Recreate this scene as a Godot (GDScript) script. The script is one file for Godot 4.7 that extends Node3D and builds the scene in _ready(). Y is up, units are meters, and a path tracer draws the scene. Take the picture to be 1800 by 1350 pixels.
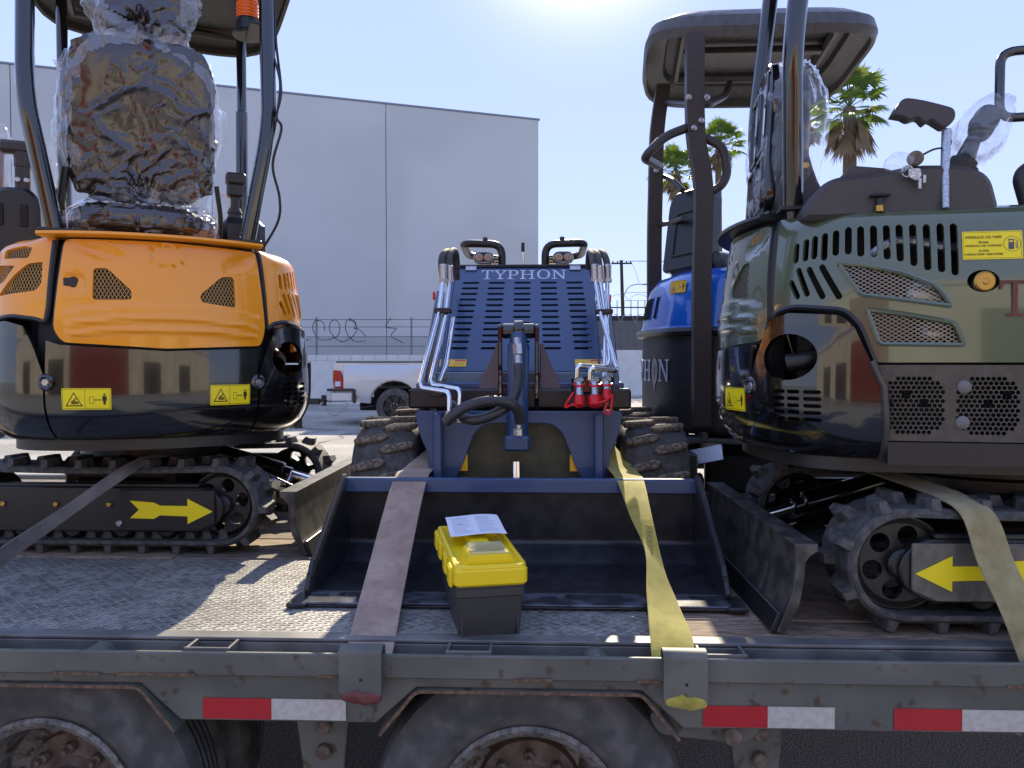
extends Node3D
# Two tracked mini excavators, a compact loader and a canopy excavator strapped on a flatbed trailer in a yard.
# Units are metres. x runs along the trailer, -z away from the camera, y up.

const DECK := 0.74
var M := {}
var rng := RandomNumberGenerator.new()
var taken := {}
var outline_p := PackedVector2Array()
var outline_n := PackedVector2Array()

func _ready() -> void:
	rng.seed = 7
	make_view()
	make_materials()
	make_ground()
	make_background()
	make_trailer()
	make_outline()
	make_orange_excavator()
	make_green_excavator()
	make_loader()
	make_blue_excavator()
	make_toolbox()
	make_straps()
	make_pickup()

func make_view() -> void:
	var cam := Camera3D.new()
	cam.name = "camera"
	cam.position = Vector3(0, 1.37, 0)
	cam.rotation_degrees = Vector3(-1.48, 2.07, 0)
	cam.fov = 53.06
	cam.near = 0.05
	cam.far = 900.0
	add_child(cam)
	cam.current = true
	var sun := DirectionalLight3D.new()
	sun.name = "sun"
	sun.light_energy = 1.25
	sun.light_color = Color(1.0, 0.94, 0.83)
	sun.light_angular_distance = 0.55
	sun.shadow_enabled = true
	add_child(sun)
	sun.look_at_from_position(Vector3(0.09, 1.0, -1.58) * 10.0, Vector3.ZERO, Vector3.UP)
	var env := Environment.new()
	env.background_mode = Environment.BG_SKY
	var sm := ProceduralSkyMaterial.new()
	sm.sky_top_color = Color(0.525, 0.595, 0.79)
	sm.sky_horizon_color = Color(0.65, 0.70, 0.79)
	sm.sky_curve = 0.13
	sm.ground_bottom_color = Color(0.42, 0.41, 0.39)
	sm.ground_horizon_color = Color(0.80, 0.86, 0.92)
	sm.sun_angle_max = 42.0
	sm.sun_curve = 0.085
	sm.energy_multiplier = 1.0
	var sky := Sky.new()
	sky.sky_material = sm
	env.sky = sky
	env.tonemap_mode = Environment.TONE_MAPPER_LINEAR
	env.tonemap_exposure = 2.35
	env.sdfgi_enabled = true
	env.ssao_enabled = true
	env.ssil_enabled = true
	var we := WorldEnvironment.new()
	we.name = "environment"
	we.environment = env
	add_child(we)

# ---------------------------------------------------------------- materials
func grain(c1: Color, c2: Color, freq: float, octaves := 4, seed_ := 1, lo := 0.3, hi := 0.7, px := 512) -> NoiseTexture2D:
	var n := FastNoiseLite.new()
	n.noise_type = FastNoiseLite.TYPE_SIMPLEX_SMOOTH
	n.seed = seed_
	n.frequency = freq
	n.fractal_octaves = octaves
	var t := NoiseTexture2D.new()
	t.width = px
	t.height = px
	t.seamless = true
	t.noise = n
	var g := Gradient.new()
	g.offsets = PackedFloat32Array([lo, hi])
	g.colors = PackedColorArray([c1, c2])
	t.color_ramp = g
	return t

func bumps(freq: float, strength: float, octaves := 4, seed_ := 3, px := 512) -> NoiseTexture2D:
	var n := FastNoiseLite.new()
	n.seed = seed_
	n.frequency = freq
	n.fractal_octaves = octaves
	var t := NoiseTexture2D.new()
	t.width = px
	t.height = px
	t.seamless = true
	t.noise = n
	t.as_normal_map = true
	t.bump_strength = strength
	return t

func paint(c: Color, rough: float, metal := 0.0, coat := 0.0) -> StandardMaterial3D:
	var m := StandardMaterial3D.new()
	m.albedo_color = c
	m.roughness = rough
	m.metallic = metal
	if coat > 0.0:
		m.clearcoat_enabled = true
		m.clearcoat = coat
		m.clearcoat_roughness = 0.04
	return m

func surface(c1: Color, c2: Color, freq: float, tile: float, rough: float, bump := 0.0, metal := 0.0, seed_ := 1, lo := 0.3, hi := 0.7, world := false, octaves := 4) -> StandardMaterial3D:
	var m := paint(Color.WHITE, rough, metal)
	m.albedo_texture = grain(c1, c2, freq, octaves, seed_, lo, hi)
	m.uv1_triplanar = true
	m.uv1_world_triplanar = world
	m.uv1_scale = Vector3.ONE / tile
	if bump > 0.0:
		m.normal_enabled = true
		m.normal_texture = bumps(freq * 2.0, bump, 4, seed_ + 20)
		m.normal_scale = 1.0
	return m

func speckle(m: StandardMaterial3D, c1: Color, c2: Color, freq: float, seed_: int, lo: float, hi: float) -> StandardMaterial3D:
	m.detail_enabled = true
	m.detail_blend_mode = BaseMaterial3D.BLEND_MODE_MUL
	m.detail_albedo = grain(c1, c2, freq, 3, seed_, lo, hi)
	m.detail_uv_layer = BaseMaterial3D.DETAIL_UV_1
	return m

func film(c: Color, alpha: float, rough := 0.06) -> StandardMaterial3D:
	var m := paint(Color(c.r, c.g, c.b, alpha), rough)
	m.transparency = BaseMaterial3D.TRANSPARENCY_ALPHA
	m.cull_mode = BaseMaterial3D.CULL_DISABLED
	m.metallic_specular = 0.7
	return m

func make_materials() -> void:
	M.orange = paint(Color(0.95, 0.60, 0.02), 0.3, 0.0, 0.55)
	M.black = paint(Color(0.055, 0.055, 0.058), 0.16, 0.0, 1.0)
	M.satin = paint(Color(0.115, 0.115, 0.115), 0.38)
	M.satin.metallic_specular = 0.5
	M.dark = surface(Color(0.05, 0.05, 0.052), Color(0.10, 0.10, 0.10), 0.02, 0.5, 0.55, 0.3)
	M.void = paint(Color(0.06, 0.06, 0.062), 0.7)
	M.green = paint(Color(0.315, 0.355, 0.26), 0.22, 0.0, 1.0)
	M.brown_plastic = surface(Color(0.235, 0.215, 0.205), Color(0.265, 0.245, 0.235), 0.3, 0.25, 0.5, 0.35)
	M.panel_grey = surface(Color(0.24, 0.23, 0.215), Color(0.28, 0.265, 0.25), 0.02, 0.5, 0.32)
	M.navy = paint(Color(0.165, 0.27, 0.42), 0.4, 0.0, 0.35)
	M.teal = paint(Color(0.36, 0.46, 0.52), 0.4, 0.0, 0.3)
	M.olive = surface(Color(0.25, 0.26, 0.19), Color(0.30, 0.305, 0.235), 0.02, 0.6, 0.5)
	M.blue = paint(Color(0.0, 0.37, 0.76), 0.25, 0.0, 0.9)
	M.charcoal = surface(Color(0.17, 0.17, 0.18), Color(0.21, 0.21, 0.215), 0.02, 0.4, 0.5)
	M.canopy = surface(Color(0.26, 0.25, 0.245), Color(0.31, 0.30, 0.29), 0.02, 0.6, 0.45)
	M.post = surface(Color(0.20, 0.17, 0.165), Color(0.24, 0.205, 0.195), 0.05, 0.4, 0.45)
	M.rubber = surface(Color(0.22, 0.22, 0.218), Color(0.33, 0.325, 0.31), 0.02, 0.35, 0.75, 0.5)
	M.dusty_rubber = surface(Color(0.29, 0.27, 0.24), Color(0.50, 0.455, 0.39), 0.03, 0.3, 0.85, 0.2, 0.0, 5)
	M.lug_top = surface(Color(0.30, 0.27, 0.23), Color(0.46, 0.41, 0.35), 0.03, 0.15, 0.85, 0.4, 0.0, 6)
	M.chrome = paint(Color(0.86, 0.87, 0.88), 0.16, 1.0)
	M.zinc = surface(Color(0.62, 0.63, 0.64), Color(0.78, 0.79, 0.80), 0.05, 0.2, 0.34, 0.0, 0.9)
	M.brass = paint(Color(0.72, 0.58, 0.30), 0.35, 0.9)
	M.yellow_decal = paint(Color(0.93, 0.84, 0.04), 0.42)
	M.amber_decal = paint(Color(0.91, 0.70, 0.13), 0.45)
	M.red_plastic = paint(Color(0.82, 0.06, 0.10), 0.35)
	M.ink = paint(Color(0.12, 0.11, 0.09), 0.5)
	M.white_ink = paint(Color(0.73, 0.77, 0.83), 0.5)
	M.pale_ink = paint(Color(0.62, 0.63, 0.62), 0.5)
	M.pale_plug = paint(Color(0.42, 0.41, 0.40), 0.5)
	M.lens = paint(Color(0.55, 0.53, 0.50), 0.12, 0.3, 1.0)
	M.wrap = paint(Color(0.21, 0.21, 0.22), 0.32)
	M.wire_tan = paint(Color(0.68, 0.52, 0.28), 0.45, 0.3)
	M.frame_cover = surface(Color(0.33, 0.32, 0.29), Color(0.39, 0.375, 0.34), 0.02, 0.4, 0.4)
	M.faded_ink = paint(Color(0.42, 0.38, 0.20), 0.8)
	M.maroon = paint(Color(0.38, 0.17, 0.16), 0.45)
	M.mesh_wire = paint(Color(0.60, 0.58, 0.52), 0.4, 0.6)
	M.film = film(Color(0.92, 0.95, 1.0), 0.10, 0.05)
	M.film_thick = film(Color(0.90, 0.93, 0.97), 0.11, 0.06)
	M.wrapped = paint(Color(0.165, 0.13, 0.118), 0.17)
	M.wrapped.metallic_specular = 0.75
	M.beacon = paint(Color(1.0, 0.36, 0.02), 0.15)
	M.beacon.transparency = BaseMaterial3D.TRANSPARENCY_ALPHA
	M.beacon.albedo_color = Color(1.0, 0.44, 0.02, 0.85)
	M.blade_steel = surface(Color(0.21, 0.21, 0.20), Color(0.34, 0.33, 0.30), 0.012, 0.5, 0.42, 0.3, 0.2, 9)
	M.bucket_paint = surface(Color(0.11, 0.115, 0.13), Color(0.17, 0.175, 0.185), 0.012, 0.5, 0.33, 0.2, 0.0, 11)
	M.worn_edge = surface(Color(0.20, 0.21, 0.24), Color(0.40, 0.42, 0.46), 0.008, 0.6, 0.24, 0.0, 0.3, 12, 0.35, 0.65)
	M.gusset = surface(Color(0.34, 0.235, 0.195), Color(0.40, 0.285, 0.24), 0.3, 0.2, 0.35, 0.6)  # brown reflection of the red bay is painted into the plate colour
	# trailer
	M.plate = speckle(surface(Color(0.47, 0.465, 0.45), Color(0.61, 0.60, 0.575), 0.012, 1.3, 0.62, 0.5, 0.15, 31, 0.3, 0.7, true), Color(0.74, 0.72, 0.70), Color.WHITE, 0.06, 33, 0.25, 0.5)
	M.plate_wear = surface(Color(0.50, 0.495, 0.475), Color(0.66, 0.65, 0.62), 0.03, 0.6, 0.5, 0.0, 0.2, 34, 0.3, 0.7, true)
	M.frame = speckle(surface(Color(0.325, 0.33, 0.305), Color(0.40, 0.40, 0.37), 0.008, 1.6, 0.55, 0.25, 0.1, 35, 0.3, 0.7, true), Color(0.80, 0.70, 0.60), Color.WHITE, 0.05, 36, 0.18, 0.3)
	M.rust = surface(Color(0.33, 0.255, 0.20), Color(0.46, 0.36, 0.28), 0.04, 0.4, 0.8, 0.5, 0.0, 37, 0.3, 0.7, true)
	M.steel_edge = surface(Color(0.36, 0.36, 0.355), Color(0.47, 0.465, 0.45), 0.012, 1.2, 0.5, 0.2, 0.2, 38, 0.3, 0.7, true)
	M.woods = []
	for k in 4:
		var w := surface([Color(0.42, 0.36, 0.30), Color(0.38, 0.335, 0.285), Color(0.47, 0.41, 0.345), Color(0.35, 0.315, 0.28)][k], [Color(0.58, 0.50, 0.42), Color(0.54, 0.475, 0.40), Color(0.62, 0.545, 0.46), Color(0.51, 0.46, 0.40)][k], 0.02, 0.5, 0.85, 0.6, 0.0, 41 + k)
		w.uv1_scale = Vector3(0.8, 9.0, 9.0)
		speckle(w, Color(0.72, 0.70, 0.68), Color.WHITE, 0.05, 46 + k, 0.25, 0.45)
		M.woods.append(w)
	M.tape_red = surface(Color(0.65, 0.10, 0.13), Color(0.69, 0.12, 0.15), 0.03, 0.3, 0.35, 0.0, 0.0, 51)
	M.tape_white = surface(Color(0.68, 0.66, 0.62), Color(0.73, 0.71, 0.68), 0.02, 0.25, 0.4, 0.0, 0.0, 52)
	M.tyre = surface(Color(0.25, 0.245, 0.235), Color(0.36, 0.35, 0.335), 0.012, 0.6, 0.85, 0.4, 0.0, 53)
	M.rim = speckle(surface(Color(0.44, 0.43, 0.40), Color(0.60, 0.585, 0.55), 0.02, 0.5, 0.5, 0.2, 0.4, 54), Color(0.6, 0.45, 0.36), Color.WHITE, 0.03, 55, 0.3, 0.45)
	M.hub = surface(Color(0.34, 0.28, 0.235), Color(0.47, 0.42, 0.37), 0.015, 0.4, 0.7, 0.15, 0.1, 56)
	# webbing
	M.web_brown = webbing(Color(0.57, 0.49, 0.43), Color(0.65, 0.57, 0.505))
	M.web_yellow = webbing(Color(0.60, 0.55, 0.20), Color(0.70, 0.65, 0.30))
	M.web_grey = webbing(Color(0.38, 0.36, 0.35), Color(0.46, 0.44, 0.42))
	M.web_olive = webbing(Color(0.53, 0.49, 0.33), Color(0.61, 0.57, 0.41))
	# toolbox
	M.box_yellow = paint(Color(0.92, 0.80, 0.02), 0.38)
	M.box_grey = surface(Color(0.20, 0.20, 0.195), Color(0.235, 0.235, 0.23), 0.4, 0.2, 0.5, 0.3)
	M.clear_lid = film(Color(0.93, 0.90, 0.75), 0.35, 0.1)
	M.paper = paint(Color(0.86, 0.87, 0.90), 0.9)
	# yard
	M.asphalt = speckle(surface(Color(0.58, 0.565, 0.53), Color(0.69, 0.67, 0.625), 0.006, 9.0, 0.9, 0.0, 0.0, 61, 0.3, 0.7, true), Color(0.72, 0.72, 0.72), Color.WHITE, 0.4, 62, 0.35, 0.6)
	M.chips = surface(Color(0.46, 0.46, 0.44), Color(0.80, 0.79, 0.76), 0.12, 0.55, 0.9, 0.8, 0.0, 63, 0.38, 0.72, true)
	M.concrete_panel = surface(Color(0.73, 0.73, 0.715), Color(0.765, 0.765, 0.75), 0.004, 14.0, 0.85, 0.0, 0.0, 64, 0.3, 0.7, true)
	M.block = surface(Color(0.80, 0.795, 0.77), Color(0.825, 0.82, 0.795), 0.01, 3.0, 0.9, 0.3, 0.0, 65, 0.3, 0.7, true)
	M.galv = paint(Color(0.50, 0.51, 0.52), 0.5, 0.6)
	M.dark_wire = paint(Color(0.20, 0.20, 0.21), 0.6, 0.4)
	M.wood_pole = surface(Color(0.17, 0.145, 0.12), Color(0.25, 0.22, 0.19), 0.03, 1.0, 0.9, 0.3)
	M.trunk = surface(Color(0.34, 0.29, 0.24), Color(0.48, 0.42, 0.36), 0.05, 0.7, 0.95, 0.6)
	M.frond = paint(Color(0.26, 0.37, 0.13), 0.5)
	M.frond.backlight_enabled = true
	M.frond.backlight = Color(0.32, 0.40, 0.06)
	M.frond_pale = paint(Color(0.36, 0.43, 0.17), 0.5)
	M.frond_pale.backlight_enabled = true
	M.frond_pale.backlight = Color(0.36, 0.40, 0.08)
	M.frond_dead = paint(Color(0.50, 0.42, 0.32), 0.85)
	M.frond_dead.backlight_enabled = true
	M.frond_dead.backlight = Color(0.16, 0.12, 0.07)
	M.car_silver = paint(Color(0.72, 0.73, 0.74), 0.3, 0.25, 1.0)
	M.glass_dark = paint(Color(0.05, 0.06, 0.07), 0.05, 0.0, 1.0)
	M.tail_red = paint(Color(0.62, 0.01, 0.015), 0.25)
	M.cream_wall = surface(Color(0.70, 0.67, 0.61), Color(0.78, 0.75, 0.69), 0.006, 6.0, 0.9, 0.0, 0.0, 66, 0.3, 0.7, true)
	M.red_wall = surface(Color(0.42, 0.16, 0.13), Color(0.50, 0.21, 0.17), 0.02, 4.0, 0.85, 0.0, 0.0, 67, 0.3, 0.7, true)

func webbing(c1: Color, c2: Color) -> StandardMaterial3D:
	var m := speckle(surface(c1, c2, 0.01, 0.6, 0.9, 0.0, 0.0, int(c1.r * 900.0)), Color(0.92, 0.91, 0.91), Color.WHITE, 0.03, 70, 0.25, 0.5)
	m.rim_enabled = true
	m.rim = 0.4
	return m

# ---------------------------------------------------------------- nodes
func numbered(called: String) -> String:
	var k: int = taken.get(called, 0)
	taken[called] = k + 1
	return called if k == 0 else "%s_%03d" % [called, k]

func thing(called: String, label: String, category: String, at := Vector3.ZERO, turn := 0.0, group := "") -> Node3D:
	var o := Node3D.new()
	o.name = numbered(called)
	add_child(o)
	o.position = at
	o.rotation.y = turn
	tag(o, label, category, group)
	return o

func tag(o: Node, label: String, category: String, group := "") -> void:
	o.set_meta("label", label)
	o.set_meta("category", category)
	if group != "":
		o.set_meta("group", group)

func part(parent: Node, called: String, shape, m: Material, xf := Transform3D.IDENTITY, crease := 40.0) -> MeshInstance3D:
	var o := MeshInstance3D.new()
	o.name = called
	o.mesh = finish(shape, crease) if shape is PackedVector3Array else shape
	o.material_override = m
	o.transform = xf
	parent.add_child(o, true)
	return o

func structure(called: String, shape, m: Material, crease := 40.0) -> MeshInstance3D:
	var o := part(self, called, shape, m, Transform3D.IDENTITY, crease)
	o.name = numbered(called)
	o.set_meta("kind", "structure")
	return o

func solo(called: String, shape, m: Material, label: String, category: String, at := Vector3.ZERO, group := "", crease := 40.0) -> MeshInstance3D:
	var o := part(self, called, shape, m, Transform3D(Basis(), at), crease)
	o.name = numbered(called)
	tag(o, label, category, group)
	return o

func at(p: Vector3, deg := Vector3.ZERO, s := Vector3.ONE) -> Transform3D:
	return Transform3D(Basis.from_euler(deg * PI / 180.0) * Basis.from_scale(s), p)

# ---------------------------------------------------------------- shapes: triangle soups
func finish(v: PackedVector3Array, crease := 40.0) -> ArrayMesh:
	var n := v.size()
	var nor := PackedVector3Array()
	nor.resize(n)
	var face := PackedVector3Array()
	face.resize(n / 3)
	for i in range(0, n, 3):
		face[i / 3] = (v[i + 2] - v[i]).cross(v[i + 1] - v[i])
	if crease <= 1.0:
		for i in n:
			nor[i] = face[i / 3].normalized()
	else:
		var near := {}
		var keys := []
		keys.resize(n)
		for i in n:
			var k := Vector3i((v[i] * 20000.0).round())
			keys[i] = k
			if near.has(k):
				near[k].append(i / 3)
			else:
				near[k] = [i / 3]
		var lim := cos(deg_to_rad(crease))
		var unit := PackedVector3Array()
		unit.resize(face.size())
		for i in face.size():
			unit[i] = face[i].normalized()
		for i in n:
			var u := unit[i / 3]
			var s := Vector3.ZERO
			for f in near[keys[i]]:
				if unit[f].dot(u) > lim:
					s += face[f]
			nor[i] = s.normalized() if s.length_squared() > 0.0 else u
	var a := []
	a.resize(Mesh.ARRAY_MAX)
	a[Mesh.ARRAY_VERTEX] = v
	a[Mesh.ARRAY_NORMAL] = nor
	var mesh := ArrayMesh.new()
	mesh.add_surface_from_arrays(Mesh.PRIMITIVE_TRIANGLES, a)
	return mesh

func quad(a: Vector3, b: Vector3, c: Vector3, d: Vector3) -> PackedVector3Array:
	return PackedVector3Array([a, b, c, a, c, d])

func moved(s: PackedVector3Array, t: Transform3D) -> PackedVector3Array:
	return t * s

func join(list: Array) -> PackedVector3Array:
	var r := PackedVector3Array()
	for s in list:
		r.append_array(s)
	return r

func hull_face(r: PackedVector3Array, p: Array, c: Vector3) -> void:
	var n: Vector3 = (p[2] - p[0]).cross(p[1] - p[0])
	if n.dot(p[0] - c) < 0.0:
		p.reverse()
	for i in range(1, p.size() - 1):
		r.append(p[0])
		r.append(p[i])
		r.append(p[i + 1])

func box(size: Vector3, bev := 0.0, c := Vector3.ZERO) -> PackedVector3Array:
	var r := PackedVector3Array()
	var h := size * 0.5
	var b := minf(bev, minf(h.x, minf(h.y, h.z)) * 0.9)
	var P := {}
	for sx in [-1, 1]:
		for sy in [-1, 1]:
			for sz in [-1, 1]:
				var q := Vector3(sx * h.x, sy * h.y, sz * h.z)
				var l := []
				for k in 3:
					var w := q - Vector3(sx * b, sy * b, sz * b)
					w[k] = q[k]
					l.append(w + c)
				P[Vector3i(sx, sy, sz)] = l
	for k in 3:
		var i := (k + 1) % 3
		var j := (k + 2) % 3
		for s in [-1, 1]:
			var f := []
			for e in [[-1, -1], [1, -1], [1, 1], [-1, 1]]:
				var q := Vector3i.ZERO
				q[k] = s
				q[i] = e[0]
				q[j] = e[1]
				f.append(P[q][k])
			hull_face(r, f, c)
	if b > 0.0:
		for k in 3:
			var i := (k + 1) % 3
			var j := (k + 2) % 3
			for e in [[-1, -1], [1, -1], [1, 1], [-1, 1]]:
				var q0 := Vector3i.ZERO
				q0[i] = e[0]
				q0[j] = e[1]
				var q1 := q0
				q0[k] = -1
				q1[k] = 1
				hull_face(r, [P[q0][i], P[q1][i], P[q1][j], P[q0][j]], c)
		for q in P:
			hull_face(r, [P[q][0], P[q][1], P[q][2]], c)
	return r

func ccw(p: PackedVector2Array) -> PackedVector2Array:
	if Geometry2D.is_polygon_clockwise(p):
		p.reverse()
	return p

func cap(p: PackedVector2Array, z: float, up: bool) -> PackedVector3Array:
	var r := PackedVector3Array()
	var t := Geometry2D.triangulate_polygon(p)
	for i in range(0, t.size(), 3):
		var a := p[t[i]]
		var b := p[t[i + 1]]
		var c := p[t[i + 2]]
		if ((b - a).cross(c - a) > 0.0) == up:
			var s := b
			b = c
			c = s
		for q in [a, b, c]:
			r.append(Vector3(q.x, q.y, z))
	return r

# polygon in xy drawn out along z, centred, edges chamfered
func prism(poly: PackedVector2Array, depth: float, bev := 0.0) -> PackedVector3Array:
	var p := ccw(poly.duplicate())
	var n := p.size()
	var inn := p
	if bev > 0.0:
		inn = PackedVector2Array()
		for i in n:
			var d0 := (p[i] - p[(i + n - 1) % n]).normalized()
			var d1 := (p[(i + 1) % n] - p[i]).normalized()
			var m := (Vector2(-d0.y, d0.x) + Vector2(-d1.y, d1.x)).normalized()
			inn.append(p[i] + m * bev / maxf(0.35, m.dot(Vector2(-d0.y, d0.x))))
	if bev > 0.0 and Geometry2D.triangulate_polygon(inn).size() < 3:
		return prism(poly, depth, bev * 0.4 if bev > 0.0012 else 0.0)
	var h := depth * 0.5
	var r := PackedVector3Array()
	r.append_array(cap(inn, h, true))
	r.append_array(cap(inn, -h, false))
	for i in n:
		var j := (i + 1) % n
		r.append_array(quad(Vector3(p[i].x, p[i].y, h - bev), Vector3(p[j].x, p[j].y, h - bev), Vector3(p[j].x, p[j].y, -h + bev), Vector3(p[i].x, p[i].y, -h + bev)))
		if bev > 0.0:
			r.append_array(quad(Vector3(inn[i].x, inn[i].y, h), Vector3(inn[j].x, inn[j].y, h), Vector3(p[j].x, p[j].y, h - bev), Vector3(p[i].x, p[i].y, h - bev)))
			r.append_array(quad(Vector3(p[i].x, p[i].y, -h + bev), Vector3(p[j].x, p[j].y, -h + bev), Vector3(inn[j].x, inn[j].y, -h), Vector3(inn[i].x, inn[i].y, -h)))
	return flip(r)

func flip(s: PackedVector3Array) -> PackedVector3Array:
	for i in range(0, s.size(), 3):
		var t := s[i + 1]
		s[i + 1] = s[i + 2]
		s[i + 2] = t
	return s

# profile of (radius, height) turned about y
func lathe(prof: Array, seg := 24, from := 0.0, to := TAU) -> PackedVector3Array:
	var r := PackedVector3Array()
	for k in seg:
		var a := from + (to - from) * k / seg
		var b := from + (to - from) * (k + 1) / seg
		for i in prof.size() - 1:
			var p: Vector2 = prof[i]
			var q: Vector2 = prof[i + 1]
			var A := Vector3(cos(a) * p.x, p.y, sin(a) * p.x)
			var B := Vector3(cos(b) * p.x, p.y, sin(b) * p.x)
			var C := Vector3(cos(b) * q.x, q.y, sin(b) * q.x)
			var D := Vector3(cos(a) * q.x, q.y, sin(a) * q.x)
			if p.x > 1e-6:
				r.append_array([A, B, C] if q.x <= 1e-6 else [A, B, C, A, C, D])
			else:
				r.append_array([A, C, D])
	return r

func rod(r: float, h: float, bev := 0.0, seg := 16) -> PackedVector3Array:
	if bev <= 0.0:
		return lathe([Vector2(0, -h / 2), Vector2(r, -h / 2), Vector2(r, h / 2), Vector2(0, h / 2)], seg)
	return lathe([Vector2(0, -h / 2), Vector2(r - bev, -h / 2), Vector2(r, -h / 2 + bev), Vector2(r, h / 2 - bev), Vector2(r - bev, h / 2), Vector2(0, h / 2)], seg)

func rod_between(a: Vector3, b: Vector3, r: float, bev := 0.0, seg := 16) -> PackedVector3Array:
	var y := (b - a).normalized()
	var x := y.cross(Vector3(0.3, 0.2, 1.0)).normalized()
	return moved(rod(r, a.distance_to(b), bev, seg), Transform3D(Basis(x, y, x.cross(y)), (a + b) * 0.5))

func tube(path: Array, r: float, sides := 10, ends := true, r_end := -1.0) -> PackedVector3Array:
	var s := PackedVector3Array()
	var n := path.size()
	var t0: Vector3 = (path[1] - path[0]).normalized()
	var nx := t0.cross(Vector3.UP if absf(t0.y) < 0.9 else Vector3.RIGHT).normalized()
	var rings := []
	for i in n:
		var t: Vector3 = (path[mini(i + 1, n - 1)] - path[maxi(i - 1, 0)]).normalized()
		nx = (nx - t * nx.dot(t)).normalized()
		var ny := t.cross(nx)
		var rad := r if r_end < 0.0 else lerpf(r, r_end, float(i) / (n - 1))
		var ring := []
		for k in sides:
			var a := TAU * k / sides
			ring.append(path[i] + (nx * cos(a) + ny * sin(a)) * rad)
		rings.append(ring)
	for i in n - 1:
		for k in sides:
			var m := (k + 1) % sides
			s.append_array([rings[i][k], rings[i][m], rings[i + 1][m], rings[i][k], rings[i + 1][m], rings[i + 1][k]])
	if ends:
		for k in sides:
			var m := (k + 1) % sides
			s.append_array([path[0], rings[0][m], rings[0][k], path[n - 1], rings[n - 1][k], rings[n - 1][m]])
	return s

func fillet(p: Array, r: float, n := 5, closed := false) -> Array:
	var out := []
	var c := p.size()
	for i in c:
		if not closed and (i == 0 or i == c - 1):
			out.append(p[i])
			continue
		var a = p[(i + c - 1) % c]
		var b = p[i]
		var d = p[(i + 1) % c]
		var k := minf(r, minf(b.distance_to(a), b.distance_to(d)) * 0.49)
		var q0 = b + (a - b).normalized() * k
		var q1 = b + (d - b).normalized() * k
		for j in n + 1:
			var t := float(j) / n
			out.append(q0 * (1 - t) * (1 - t) + b * 2 * t * (1 - t) + q1 * t * t)
	return out

func spline(p: Array, n := 6) -> Array:
	var out := []
	for i in p.size() - 1:
		var a = p[maxi(i - 1, 0)]
		var d = p[mini(i + 2, p.size() - 1)]
		for j in n:
			out.append(p[i].cubic_interpolate(p[i + 1], a, d, float(j) / n))
	out.append(p[-1])
	return out

func poly(list: Array, r := 0.0, n := 4) -> PackedVector2Array:
	return PackedVector2Array(fillet(list, r, n, true) if r > 0.0 else list)

func rect(x0: float, y0: float, x1: float, y1: float, r := 0.0, n := 4) -> PackedVector2Array:
	return poly([Vector2(x0, y0), Vector2(x1, y0), Vector2(x1, y1), Vector2(x0, y1)], r, n)

func disc(c: Vector2, r: float, n := 20, ry := -1.0) -> PackedVector2Array:
	var p := PackedVector2Array()
	for k in n:
		p.append(c + Vector2(cos(TAU * k / n) * r, sin(TAU * k / n) * (r if ry < 0.0 else ry)))
	return p

func slot(a: Vector2, b: Vector2, w: float) -> PackedVector2Array:
	var p := PackedVector2Array()
	var d := (b - a).normalized()
	var e := Vector2(-d.y, d.x)
	var h := w * 0.5
	for k in 7:
		var t := PI * k / 6
		p.append(b - d * h + d * sin(t) * h + e * cos(t) * -h)
	for k in 7:
		var t := PI * k / 6
		p.append(a + d * h - d * sin(t) * h + e * cos(t) * h)
	return p

func bounds(p: PackedVector2Array) -> Rect2:
	var r := Rect2(p[0], Vector2.ZERO)
	for q in p:
		r = r.expand(q)
	return r

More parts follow.
